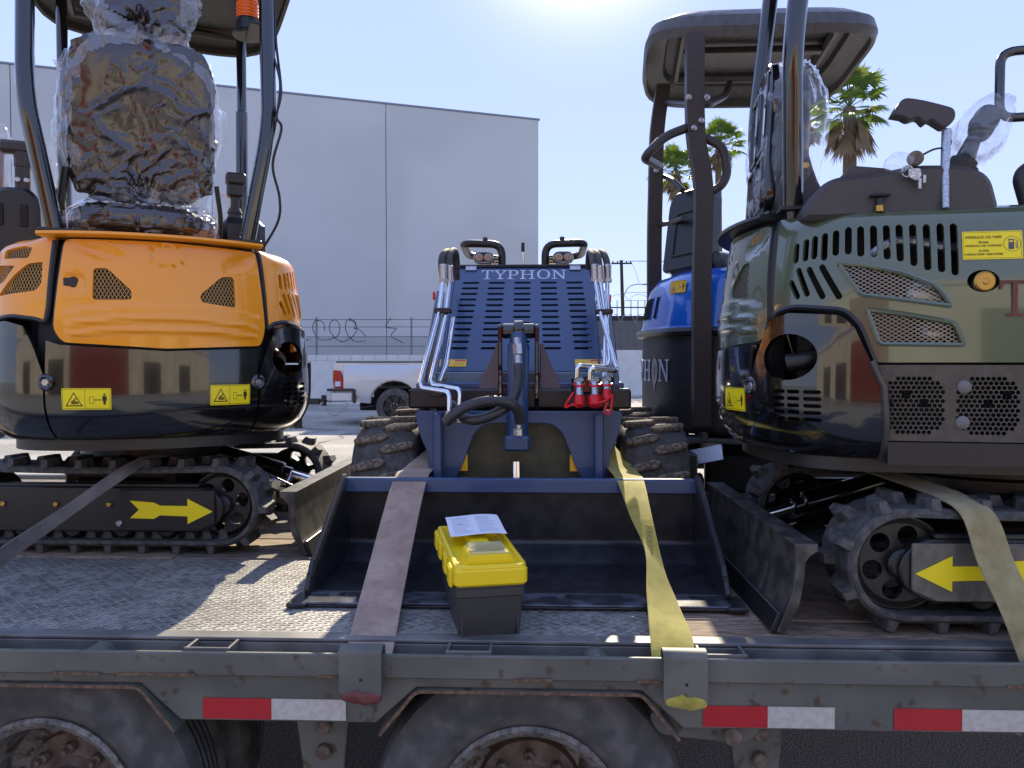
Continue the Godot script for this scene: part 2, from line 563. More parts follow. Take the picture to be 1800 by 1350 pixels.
# a sheet with openings, laid on any curved surface given by surf(Vector2) -> Vector3
func panel(surf: Callable, outer: PackedVector2Array, holes: Array, cell: float, thick: float, exact := true) -> ArrayMesh:
	var v := PackedVector3Array()
	var nor := PackedVector3Array()
	var uv := PackedVector2Array()
	var b := bounds(outer)
	var boxes := []
	for h in holes:
		boxes.append(bounds(h))
	var nx := maxi(1, int(ceil(b.size.x / cell)))
	var ny := maxi(1, int(ceil(b.size.y / cell)))
	var todo := []
	for i in nx:
		for j in ny:
			todo.append(Rect2(b.position + Vector2(b.size.x * i / nx, b.size.y * j / ny), Vector2(b.size.x / nx, b.size.y / ny)))
	var normal_of := func(q: Vector2) -> Vector3:
		var e := 0.0015
		var dx: Vector3 = surf.call(q + Vector2(e, 0)) - surf.call(q - Vector2(e, 0))
		var dy: Vector3 = surf.call(q + Vector2(0, e)) - surf.call(q - Vector2(0, e))
		return dx.cross(dy).normalized()
	while todo.size() > 0:
		var c: Rect2 = todo.pop_back()
		var cp := PackedVector2Array([c.position, c.position + Vector2(c.size.x, 0), c.end, c.position + Vector2(0, c.size.y)])
		var pieces := Geometry2D.intersect_polygons(cp, outer)
		var split := false
		for k in holes.size():
			if not boxes[k].intersects(c):
				continue
			var next: Array[PackedVector2Array] = []
			for p in pieces:
				var cut := Geometry2D.clip_polygons(p, holes[k])
				for q in cut:
					if cut.size() > 1 and Geometry2D.is_polygon_clockwise(q) != Geometry2D.is_polygon_clockwise(p):
						split = true
					next.append(q)
			pieces = next
			if split:
				break
		if split:
			var h := c.size * 0.5
			for i in 2:
				for j in 2:
					todo.append(Rect2(c.position + Vector2(h.x * i, h.y * j), h))
			continue
		for p in pieces:
			if p.size() < 3:
				continue
			var t := Geometry2D.triangulate_polygon(p)
			var P := []
			var N := []
			for q in p:
				P.append(surf.call(q))
				N.append(normal_of.call(q) if exact else Vector3.ZERO)
			for i in range(0, t.size(), 3):
				var ids := [t[i], t[i + 1], t[i + 2]]
				if (p[ids[1]] - p[ids[0]]).cross(p[ids[2]] - p[ids[0]]) > 0.0:
					ids = [ids[0], ids[2], ids[1]]
				var fn: Vector3 = (P[ids[2]] - P[ids[0]]).cross(P[ids[1]] - P[ids[0]]).normalized()
				for k in ids:
					v.append(P[k])
					nor.append(N[k] if exact else fn)
					uv.append(Vector2((p[k].x - b.position.x) / b.size.x, 1.0 - (p[k].y - b.position.y) / b.size.y))
	if thick > 0.0:
		var rings := [outer]
		rings.append_array(holes)
		for k in rings.size():
			var ring := ccw(rings[k].duplicate())
			var n := ring.size()
			for i in n:
				var a: Vector2 = ring[i]
				var e: Vector2 = ring[(i + 1) % n]
				var m := maxi(1, int(a.distance_to(e) / (cell * 1.5)))
				for j in m:
					var q0 := a.lerp(e, float(j) / m)
					var q1 := a.lerp(e, float(j + 1) / m)
					var A: Vector3 = surf.call(q0)
					var B: Vector3 = surf.call(q1)
					var C: Vector3 = B - normal_of.call(q1) * thick
					var D: Vector3 = A - normal_of.call(q0) * thick
					var l := [A, B, C, A, C, D] if k > 0 else [A, C, B, A, D, C]
					var fn: Vector3 = (l[2] - l[0]).cross(l[1] - l[0]).normalized()
					for w in l:
						v.append(w)
						nor.append(fn)
						uv.append(Vector2.ZERO)
	var arr := []
	arr.resize(Mesh.ARRAY_MAX)
	arr[Mesh.ARRAY_VERTEX] = v
	arr[Mesh.ARRAY_NORMAL] = nor
	arr[Mesh.ARRAY_TEX_UV] = uv
	var mesh := ArrayMesh.new()
	mesh.add_surface_from_arrays(Mesh.PRIMITIVE_TRIANGLES, arr)
	return mesh

func flat(q: Vector2) -> Vector3:
	return Vector3(q.x, q.y, 0)

# expanded metal: two sets of crossing strands clipped to an opening
func strands(surf: Callable, open: PackedVector2Array, pitch: Vector2, w: float) -> PackedVector3Array:
	var r := PackedVector3Array()
	var b := bounds(open)
	for sgn in [-1.0, 1.0]:
		var d := Vector2(pitch.x, pitch.y * sgn).normalized()
		var e := Vector2(-d.y, d.x)
		var gap := absf((Vector2(pitch.x, 0)).dot(e))
		var reach := b.size.length() * 0.5
		for k in range(-int(reach / gap) - 1, int(reach / gap) + 2):
			var c := b.get_center() + e * gap * k
			for seg in Geometry2D.intersect_polyline_with_polygon(PackedVector2Array([c - d * reach, c + d * reach]), open):
				var m := maxi(1, int(seg[0].distance_to(seg[1]) / 0.03))
				for j in m:
					var p := seg[0].lerp(seg[1], float(j) / m)
					var q := seg[0].lerp(seg[1], float(j + 1) / m)
					r.append_array(quad(surf.call(p - e * w), surf.call(p + e * w), surf.call(q + e * w), surf.call(q - e * w)))
	return r

# woven webbing: a band resampled finely so that its cross ribs stand up
func woven(a: Array, b: Array, t: float) -> PackedVector3Array:
	var A := []
	var B := []
	var flip_ := 1.0
	for i in a.size() - 1:
		var m := maxi(1, int(((a[i + 1] + b[i + 1]) - (a[i] + b[i])).length() * 0.5 / 0.0028))
		for j in m:
			var f := float(j) / m
			A.append(a[i].lerp(a[i + 1], f))
			B.append(b[i].lerp(b[i + 1], f))
	A.append(a[-1])
	B.append(b[-1])
	var n := A.size()
	var r := PackedVector3Array()
	var up := []
	for i in n:
		var d: Vector3 = (A[mini(i + 2, n - 1)] + B[mini(i + 2, n - 1)]) - (A[maxi(i - 2, 0)] + B[maxi(i - 2, 0)])
		up.append(d.cross(B[i] - A[i]).normalized() * (t * 0.5 + (0.0006 if i % 2 == 0 else 0.0)))
	for i in n - 1:
		var j := i + 1
		r.append_array(quad(A[i] + up[i], B[i] + up[i], B[j] + up[j], A[j] + up[j]))
		r.append_array(quad(B[i] - up[i], A[i] - up[i], A[j] - up[j], B[j] - up[j]))
		r.append_array(quad(A[i] - up[i], A[i] + up[i], A[j] + up[j], A[j] - up[j]))
		r.append_array(quad(B[i] + up[i], B[i] - up[i], B[j] - up[j], B[j] + up[j]))
	return r

# a band between two edge lines, with thickness along its own normal
func band(a: Array, b: Array, t: float) -> PackedVector3Array:
	var r := PackedVector3Array()
	var n := a.size()
	var up := []
	for i in n:
		var d: Vector3 = (a[mini(i + 1, n - 1)] + b[mini(i + 1, n - 1)]) - (a[maxi(i - 1, 0)] + b[maxi(i - 1, 0)])
		up.append(d.cross(b[i] - a[i]).normalized() * t * 0.5)
	for i in n - 1:
		var j := i + 1
		r.append_array(quad(a[i] + up[i], b[i] + up[i], b[j] + up[j], a[j] + up[j]))
		r.append_array(quad(b[i] - up[i], a[i] - up[i], a[j] - up[j], b[j] - up[j]))
		r.append_array(quad(a[i] - up[i], a[i] + up[i], a[j] + up[j], a[j] - up[j]))
		r.append_array(quad(b[i] + up[i], b[i] - up[i], b[j] - up[j], b[j] + up[j]))
	return r

func lettering(text: String, size: float, depth := 0.002, serif := true, bold := 400) -> TextMesh:
	var f := SystemFont.new()
	f.font_names = PackedStringArray(["Droid Serif" if serif else "Droid Sans"])
	f.font_weight = bold
	var t := TextMesh.new()
	t.text = text
	t.font = f
	t.font_size = 64
	t.pixel_size = size / 46.0
	t.depth = depth
	t.curve_step = 2.0
	return t

# printed stickers drawn into a small picture
func dab(img: Image, p: PackedVector2Array, c: Color) -> void:
	var b := bounds(p)
	for y in range(maxi(0, int(b.position.y)), mini(img.get_height(), int(b.end.y) + 1)):
		for x in range(maxi(0, int(b.position.x)), mini(img.get_width(), int(b.end.x) + 1)):
			if Geometry2D.is_point_in_polygon(Vector2(x + 0.5, y + 0.5), p):
				img.set_pixel(x, y, c)

func stroke(img: Image, pts: Array, w: float, c: Color) -> void:
	for i in pts.size() - 1:
		var d: Vector2 = (pts[i + 1] - pts[i]).normalized() * w * 0.5
		var e := Vector2(-d.y, d.x)
		dab(img, PackedVector2Array([pts[i] - d + e, pts[i + 1] + d + e, pts[i + 1] + d - e, pts[i] - d - e]), c)

func printed(img: Image, rough := 0.4) -> StandardMaterial3D:
	var m := paint(Color.WHITE, rough)
	m.albedo_texture = ImageTexture.create_from_image(img)
	return m

func warning_print(bg: Color) -> StandardMaterial3D:
	var img := Image.create(256, 120, false, Image.FORMAT_RGB8)
	img.fill(bg)
	var k := Color(0.16, 0.14, 0.05)
	stroke(img, [Vector2(5, 5), Vector2(250, 5), Vector2(250, 114), Vector2(5, 114), Vector2(5, 5)], 2, k)
	stroke(img, [Vector2(122, 5), Vector2(122, 114)], 1.5, k)
	stroke(img, [Vector2(64, 26), Vector2(106, 98), Vector2(24, 98), Vector2(64, 26)], 5, k)
	dab(img, PackedVector2Array([Vector2(50, 86), Vector2(50, 72), Vector2(64, 64), Vector2(76, 52), Vector2(80, 58), Vector2(70, 70), Vector2(88, 76), Vector2(90, 90), Vector2(50, 90)]), Color(0.42, 0.36, 0.05))
	stroke(img, [Vector2(146, 48), Vector2(166, 48), Vector2(166, 84), Vector2(146, 84), Vector2(146, 48)], 2, k)
	stroke(img, [Vector2(174, 66), Vector2(200, 66)], 3, k)
	dab(img, PackedVector2Array([Vector2(170, 66), Vector2(180, 60), Vector2(180, 72)]), k)
	dab(img, PackedVector2Array([Vector2(204, 66), Vector2(194, 60), Vector2(194, 72)]), k)
	dab(img, disc(Vector2(222, 36), 6, 12), k)
	dab(img, PackedVector2Array([Vector2(212, 44), Vector2(232, 44), Vector2(235, 70), Vector2(229, 70), Vector2(228, 92), Vector2(216, 92), Vector2(215, 70), Vector2(209, 70)]), k)
	return printed(img)

func notice_print() -> StandardMaterial3D:
	var img := Image.create(192, 72, false, Image.FORMAT_RGB8)
	img.fill(Color(0.90, 0.74, 0.22))
	img.fill_rect(Rect2i(96, 4, 92, 16), Color(0.78, 0.25, 0.27))
	img.fill_rect(Rect2i(100, 7, 8, 9), Color(0.95, 0.92, 0.9))
	for y in [34, 40]:
		img.fill_rect(Rect2i(26, y, 56, 2), Color(0.55, 0.45, 0.16))
	for y in range(28, 66, 6):
		img.fill_rect(Rect2i(102, y, 76, 2), Color(0.66, 0.53, 0.18))
	return printed(img)

# ---------------------------------------------------------------- tracked mini excavators
# The upper body follows one plan outline; s is the distance along it from the middle of the tail, y the height over the deck.
func make_outline() -> void:
	var hw := 0.48
	var tail := 0.73
	var cr := 0.17
	var sag := 0.10
	var p: Array[Vector2] = []
	var xs := hw - cr * 0.75
	var R := (xs * xs + sag * sag) / (2.0 * sag)
	var a1 := asin(xs / R)
	for i in 25:
		var a := a1 * i / 24.0
		p.append(Vector2(R * sin(a), tail - R * (1.0 - cos(a))))
	var p0 := p[-1]
	var t0 := Vector2(cos(a1), -sin(a1))
	var pc := p0 + t0 * (hw - p0.x) / t0.x
	var p2 := Vector2(hw, pc.y - cr)
	for i in range(1, 21):
		var t := i / 20.0
		p.append(p0 * (1 - t) * (1 - t) + pc * 2 * t * (1 - t) + p2 * t * t)
	p.append(Vector2(hw, -0.9))
	var half := PackedVector2Array([p[0]])
	var step := 0.01
	var left := step
	for i in p.size() - 1:
		var d := p[i].distance_to(p[i + 1])
		var at_ := 0.0
		while d - at_ >= left:
			at_ += left
			half.append(p[i].lerp(p[i + 1], at_ / d))
			left = step
		left -= d - at_
	var n := half.size()
	for i in range(n - 1, 0, -1):
		outline_p.append(Vector2(-half[i].x, half[i].y))
	outline_p.append_array(half)
	var c := outline_p.size()
	for i in c:
		var t := (outline_p[mini(i + 1, c - 1)] - outline_p[maxi(i - 1, 0)]).normalized()
		outline_n.append(Vector2(-t.y, t.x))

func skin(s: float, off: float, y: float) -> Vector3:
	var mid := (outline_p.size() - 1) / 2
	var f := clampf(s / 0.01 + mid, 0.0, outline_p.size() - 1.001)
	var i := int(f)
	var p := outline_p[i].lerp(outline_p[i + 1], f - i) + outline_n[i].lerp(outline_n[i + 1], f - i) * off
	return Vector3(p.x, y, p.y)

func hood_off(s: float, y: float) -> float:
	var w := smoothstep(0.3, 0.44, absf(s))
	var t := clampf((y - 0.962) / 0.048, 0.0, 1.0)
	return -0.004 - 0.03 * pow(clampf((y - 0.72) / 0.3, 0.0, 1.0), 2.0) - w * 0.055 * (1.0 - sqrt(maxf(0.0, 1.0 - t * t * 0.98)))

func hood(q: Vector2) -> Vector3:
	return skin(q.x, hood_off(q.x, q.y), q.y)

func bump(d: float, w: float) -> float:
	return exp(-d * d / (w * w))

func door(q: Vector2) -> Vector3:
	var u := q.x - 0.03
	var o := hood_off(q.x, q.y) + 0.006
	if absf(u) < 0.285:
		var k := 1.0 - u * u / 0.09
		var ends := smoothstep(0.285, 0.25, absf(u))
		o += 0.007 * bump(q.y - (0.742 + 0.026 * k), 0.009) * ends
		o += 0.007 * bump(q.y - (0.714 + 0.020 * k), 0.009) * ends
		o += 0.006 * smoothstep(0.010, -0.010, q.y - (0.782 + 0.032 * k))
	o -= 0.009 * smoothstep(1.0, 0.2, Vector2((q.x + 0.16) / 0.10, (q.y - 0.965 + (q.x + 0.16) * 0.25) / 0.035).length())
	o -= 0.009 * smoothstep(1.0, 0.2, Vector2((q.x - 0.26) / 0.075, (q.y - 0.955 - (q.x - 0.26) * 0.3) / 0.035).length())
	o += 0.003 * bump(Vector2(q.x - 0.035, (q.y - 0.962) * 1.6).length() - 0.05, 0.003)
	o -= 0.010 * smoothstep(1.0, 0.5, Vector2(q.x + 0.222, q.y - 0.872).length() / 0.036)
	return skin(q.x, o, q.y)

func belly_off(s: float, y: float) -> float:
	var t := clampf((0.53 - y) / 0.135, 0.0, 1.0)
	return 0.012 + 0.008 * sin(clampf((y - 0.4) / 0.32, 0.0, 1.0) * PI) - 0.09 * (1.0 - sqrt(maxf(0.0, 1.0 - t * t * 0.97)))

func belly(q: Vector2) -> Vector3:
	return skin(q.x, belly_off(q.x, q.y), q.y)

func belly_cover(q: Vector2) -> Vector3:
	return skin(q.x, belly_off(q.x, q.y) + 0.004, q.y)

func lower_side(q: Vector2) -> Vector3:
	return skin(q.x, 0.002, q.y)

func along(f: Callable, pts: Array, lift := 0.0) -> Array:
	var r := []
	for i in pts.size() - 1:
		var m := maxi(1, int(pts[i].distance_to(pts[i + 1]) / 0.02))
		for j in m:
			r.append(f.call(pts[i].lerp(pts[i + 1], float(j) / m)))
	r.append(f.call(pts[-1]))
	return r

# a closed profile of (outward, height) points swept along the plan outline
func skirt(s0: float, s1: float, prof: Array) -> PackedVector3Array:
	var r := PackedVector3Array()
	var n := int((s1 - s0) / 0.025)
	var c := prof.size()
	for i in n:
		var a := lerpf(s0, s1, float(i) / n)
		var b := lerpf(s0, s1, float(i + 1) / n)
		for k in c:
			var p: Vector2 = prof[k]
			var q: Vector2 = prof[(k + 1) % c]
			r.append_array(quad(skin(a, p.x, p.y), skin(b, p.x, p.y), skin(b, q.x, q.y), skin(a, q.x, q.y)))
	for e in [s0, s1]:
		for k in range(1, c - 1):
			r.append_array([skin(e, prof[0].x, prof[0].y), skin(e, prof[k].x, prof[k].y), skin(e, prof[k + 1].x, prof[k + 1].y)])
	return r

func floor_shape(off: float, y: float, s1: float) -> PackedVector3Array:
	var p := PackedVector2Array()
	var n := int(s1 / 0.03)
	for i in range(-n, n + 1):
		var q := skin(s1 * i / n, off, y)
		p.append(Vector2(q.x, -q.z))
	var r := PackedVector3Array()
	for w in cap(ccw(p), 0.0, true):
		r.append(Vector3(w.x, y, -w.y))
	return r

func stadium(d: float, half: float, rad: float) -> Array:
	# point, tangent and outward normal at distance d round a track loop
	var total := 4.0 * half + TAU * rad
	d = fposmod(d, total)
	if d < 2.0 * half:
		return [Vector2(-half + d, rad), Vector2(1, 0), Vector2(0, 1)]
	d -= 2.0 * half
	if d < PI * rad:
		var a := PI / 2 - d / rad
		return [Vector2(half + cos(a) * rad, sin(a) * rad), Vector2(sin(a), -cos(a)), Vector2(cos(a), sin(a))]
	d -= PI * rad
	if d < 2.0 * half:
		return [Vector2(half - d, -rad), Vector2(-1, 0), Vector2(0, -1)]
	d -= 2.0 * half
	var b := -PI / 2 - d / rad
	return [Vector2(-half + cos(b) * rad, sin(b) * rad), Vector2(sin(b), -cos(b)), Vector2(cos(b), sin(b))]

func lug_mesh(deep: float, wide: float, high: float) -> ArrayMesh:
	var r := PackedVector3Array()
	var low := [Vector2(-deep, -wide), Vector2(deep * 0.3, -wide), Vector2(deep, -wide * 0.2), Vector2(deep * 0.55, wide), Vector2(-deep * 0.5, wide), Vector2(-deep * 0.75, 0.0)]
	var c := Vector3(0, high * 0.4, 0)
	var top := []
	var bot := []
	for p in low:
		bot.append(Vector3(p.x, -0.004, p.y))
		top.append(Vector3(p.x * 0.66, high, p.y * 0.86))
	hull_face(r, top.duplicate(), c)
	for i in 6:
		var j := (i + 1) % 6
		hull_face(r, [bot[i], bot[j], top[j], top[i]], c)
	return finish(r, 20.0)

func build_track(o: Node3D, ux: Transform3D, zc: float, half: float, rad: float, w: float, lugs: int, belt_mat: Material, lug_mat: Material) -> void:
	var yc := rad + 0.024
	var s := PackedVector3Array()
	var total := 4.0 * half + TAU * rad
	var n := 96
	var ring := []
	for i in n:
		var f := stadium(total * i / n, half, rad)
		var sagv := 0.0
		if f[2].y > 0.9:
			sagv = -0.008 * sin(clampf((f[0].x + half) / (2.0 * half), 0, 1) * PI)
		var out: Vector2 = f[0] + Vector2(0, yc + sagv)
		var inn: Vector2 = out - f[2] * 0.02
		var l := []
		for e in [[out, -w / 2 + 0.008, 0.0], [out, w / 2 - 0.008, 0.0], [out, w / 2, -0.008], [inn, w / 2, 0.0], [inn, -w / 2, 0.0], [out, -w / 2, -0.008]]:
			var q: Vector2 = e[0] + f[2] * e[2]
			l.append(Vector3(q.x, q.y, zc + e[1]))
		ring.append(l)
	for i in n:
		var j := (i + 1) % n
		for k in 6:
			var m := (k + 1) % 6
			s.append_array(quad(ring[i][k], ring[i][m], ring[j][m], ring[j][k]))
	var belt := part(o, "track_belt", s, belt_mat, ux)
	var lug := lug_mesh(0.026, w * 0.27, 0.024)
	for i in lugs:
		var f := stadium(total * (i + 0.5) / lugs, half, rad)
		var side := 1.0 if i % 2 == 0 else -1.0
		var y3 := Vector3(f[2].x, f[2].y, 0)
		var x3 := Vector3(f[1].x, f[1].y, 0)
		var sagv := -0.008 * sin(clampf((f[0].x + half) / (2.0 * half), 0, 1) * PI) if f[2].y > 0.9 else 0.0
		part(belt, "tread_lug", lug, lug_mat, Transform3D(Basis(x3, y3, x3.cross(y3)) * Basis.from_scale(Vector3(1, 1, side)), Vector3(f[0].x, f[0].y + yc + sagv, zc + side * w * 0.22)))
	var tooth := finish(moved(prism(poly([Vector2(-0.02, 0), Vector2(0.02, 0), Vector2(0.009, 0.034), Vector2(-0.009, 0.034)]), 0.05), Transform3D.IDENTITY), 20.0)
	for i in 16:
		var x := -half + 2.0 * half * i / 15.0
		part(belt, "guide_tooth", tooth, belt_mat, at(Vector3(x, yc - rad + 0.018, zc + w * 0.15)))

func wheel_with_holes(r: float, holes: int) -> ArrayMesh:
	var h := []
	for k in holes:
		h.append(disc(Vector2.from_angle(TAU * (k + 0.25) / holes) * r * 0.62, r * 0.22, 14))
	return panel(flat, disc(Vector2.ZERO, r, 32), h, r * 0.35, 0.02, false)

func build_undercarriage(o: Node3D, ux: Transform3D, arrow: bool) -> void:
	var half := 0.425
	var rad := 0.135
	for zc in [0.37, -0.37]:
		build_track(o, ux, zc, half, rad, 0.18, 44, M.rubber, M.rubber)
		var sg := signf(zc)
		var front := wheel_with_holes(0.108, 6)
		for x in [half, -half]:
			var w := part(o, "idler_wheel", front, M.satin, ux * at(Vector3(x, 0.159, zc + sg * 0.052), Vector3(0, 0 if sg > 0 else 180, 0)))
			part(w, "rim_band", join([moved(lathe([Vector2(0.094, -0.05), Vector2(0.112, -0.05), Vector2(0.112, 0.05), Vector2(0.094, 0.05)], 28), at(Vector3(0, 0, -0.05), Vector3(90, 0, 0)))]), M.satin)
			part(w, "hub", moved(rod(0.036, 0.05, 0.006), at(Vector3(0, 0, 0.0), Vector3(90, 0, 0))), M.satin)
		var fr := poly([Vector2(-0.36, 0.222), Vector2(0.385, 0.222), Vector2(0.43, 0.19), Vector2(0.446, 0.15), Vector2(0.43, 0.105), Vector2(0.375, 0.074), Vector2(-0.36, 0.074), Vector2(-0.43, 0.13)], 0.025)
		part(o, "track_frame", moved(prism(fr, 0.05, 0.004), at(Vector3(0, 0, zc + sg * 0.065))), M.satin, ux)
		part(o, "cover_plate", moved(prism(poly([Vector2(0.10, 0.215), Vector2(0.418, 0.215), Vector2(0.418, 0.105), Vector2(0.36, 0.080), Vector2(0.10, 0.080)], 0.006), 0.008, 0.002), at(Vector3(0, 0, zc + sg * 0.095))), M.frame_cover if not arrow else M.satin, ux)
		part(o, "frame_rib", moved(box(Vector3(0.72, 0.012, 0.03), 0.003), at(Vector3(0, 0.228, zc + sg * 0.07))), M.satin, ux)
		for x in [-0.25, -0.08, 0.09, 0.24]:
			part(o, "track_roller", moved(lathe([Vector2(0, -0.05), Vector2(0.03, -0.05), Vector2(0.042, -0.035), Vector2(0.042, 0.035), Vector2(0.03, 0.05), Vector2(0, 0.05)], 18), at(Vector3(x, 0.085, zc + sg * 0.02), Vector3(90, 0, 0))), M.satin, ux)
		for x in [-0.30, -0.12, 0.06]:
			var b := part(o, "bolt", moved(rod(0.009, 0.008, 0.002, 8), at(Vector3(x, 0.165, zc + sg * 0.094), Vector3(90, 0, 0))), M.brass, ux)
			b.set_meta("label", "small brass bolt in the track frame")
		part(o, "bolt", moved(rod(0.011, 0.010, 0.002, 6), at(Vector3(0.10, 0.105, zc + sg * 0.104), Vector3(90, 0, 0))), M.zinc, ux)
		var ar := poly([Vector2(0.412, 0.145), Vector2(0.328, 0.187), Vector2(0.328, 0.163), Vector2(0.236, 0.164), Vector2(0.215, 0.174), Vector2(0.135, 0.180), Vector2(0.165, 0.150), Vector2(0.135, 0.122), Vector2(0.215, 0.120), Vector2(0.236, 0.132), Vector2(0.328, 0.129), Vector2(0.328, 0.104)])
		part(o, "arrow_decal", moved(prism(ar, 0.002), at(Vector3(0, 0, zc + sg * 0.1005))), M.yellow_decal, ux, 5.0)
	part(o, "cross_frame", join([box(Vector3(0.42, 0.12, 0.56), 0.012, Vector3(0, 0.24, 0)), box(Vector3(0.30, 0.06, 0.62), 0.01, Vector3(0, 0.20, 0))]), M.satin, ux)
	part(o, "slew_ring", moved(lathe([Vector2(0, 0), Vector2(0.27, 0), Vector2(0.27, 0.03), Vector2(0.24, 0.035), Vector2(0.24, 0.085), Vector2(0, 0.085)], 36), at(Vector3(0, 0.295, 0))), M.satin, ux)
	# dozer blade on the +x end
	var pr := [Vector2(0.0295, 0.212), Vector2(-0.027, 0.212), Vector2(-0.026, 0.194), Vector2(-0.0095, 0.183), Vector2(0.0014, 0.169), Vector2(0.0033, 0.131), Vector2(0.0143, 0.069), Vector2(0.0476, 0.004), Vector2(0.0667, 0.004), Vector2(0.046, 0.055), Vector2(0.031, 0.0976), Vector2(0.0238, 0.15), Vector2(0.024, 0.19)]
	var bl := part(o, "dozer_blade", moved(prism(poly(pr), 0.94, 0.002), at(Vector3(0.66, 0, 0))), M.blade_steel, ux, 25.0)
	part(bl, "cutting_edge", box(Vector3(0.012, 0.05, 0.93), 0.002, Vector3(0.722, 0.028, 0)), M.satin, Transform3D(Basis.from_euler(Vector3(0, 0, 0.36)), Vector3(0.06, -0.256, 0)))
	for z in [-0.17, 0.17]:
		part(o, "blade_arm", tube([Vector3(0.2, 0.19, z * 0.8), Vector3(0.45, 0.17, z), Vector3(0.66, 0.12, z)], 0.03, 8), M.satin, ux)
	part(o, "blade_cylinder", join([rod_between(Vector3(0.2, 0.30, 0.03), Vector3(0.50, 0.215, 0.03), 0.036, 0.006), rod_between(Vector3(0.47, 0.223, 0.03), Vector3(0.53, 0.206, 0.03), 0.026, 0.004)]), M.black, ux)
	part(o, "cylinder_rod", rod_between(Vector3(0.5, 0.215, 0.03), Vector3(0.655, 0.17, 0.03), 0.014), M.chrome, ux)
	part(o, "hydraulic_hose", tube(spline([Vector3(0.18, 0.29, 0.12), Vector3(0.30, 0.26, 0.13), Vector3(0.42, 0.21, 0.11), Vector3(0.47, 0.19, 0.08)]), 0.011, 8), M.rubber, ux)
	part(o, "hose_fitting", join([rod_between(Vector3(0.47, 0.19, 0.08), Vector3(0.52, 0.175, 0.06), 0.011), rod_between(Vector3(0.52, 0.175, 0.06), Vector3(0.53, 0.20, 0.045), 0.012)]), M.zinc, ux)
	part(o, "grease_pipe", rod_between(Vector3(0.33, 0.275, 0.09), Vector3(0.56, 0.175, 0.11), 0.004), M.zinc, ux)

func decal(o: Node3D, called: String, f: Callable, r: Rect2, m: Material, bx: Transform3D, lift := 0.002) -> MeshInstance3D:
	var g := func(q: Vector2) -> Vector3:
		var e := 0.002
		var dx: Vector3 = f.call(q + Vector2(e, 0)) - f.call(q - Vector2(e, 0))
		var dy: Vector3 = f.call(q + Vector2(0, e)) - f.call(q - Vector2(0, e))
		return f.call(q) + dx.cross(dy).normalized() * lift
	return part(o, called, panel(g, rect(r.position.x, r.position.y, r.end.x, r.end.y, 0.003, 2), [], 0.03, 0.001), m, bx)

func inset(f: Callable, depth: float) -> Callable:
	return func(q: Vector2) -> Vector3:
		var e := 0.002
		var dx: Vector3 = f.call(q + Vector2(e, 0)) - f.call(q - Vector2(e, 0))
		var dy: Vector3 = f.call(q + Vector2(0, e)) - f.call(q - Vector2(0, e))
		return f.call(q) - dx.cross(dy).normalized() * depth

func mirrored_list(l: Array) -> Array:
	var r := []
	for p in l:
		r.append(Vector2(-p.x, p.y))
	return r

func grille(host: Node3D, f: Callable, open: PackedVector2Array, m: Material, wide := false) -> void:
	var g := part(host, "grille", strands(inset(f, 0.006), open, Vector2(0.0165, 0.0095) if wide else Vector2(0.011, 0.0195), 0.0009 if wide else 0.0011), m, Transform3D.IDENTITY, 0.0)
	g.set_meta("kind", "stuff")

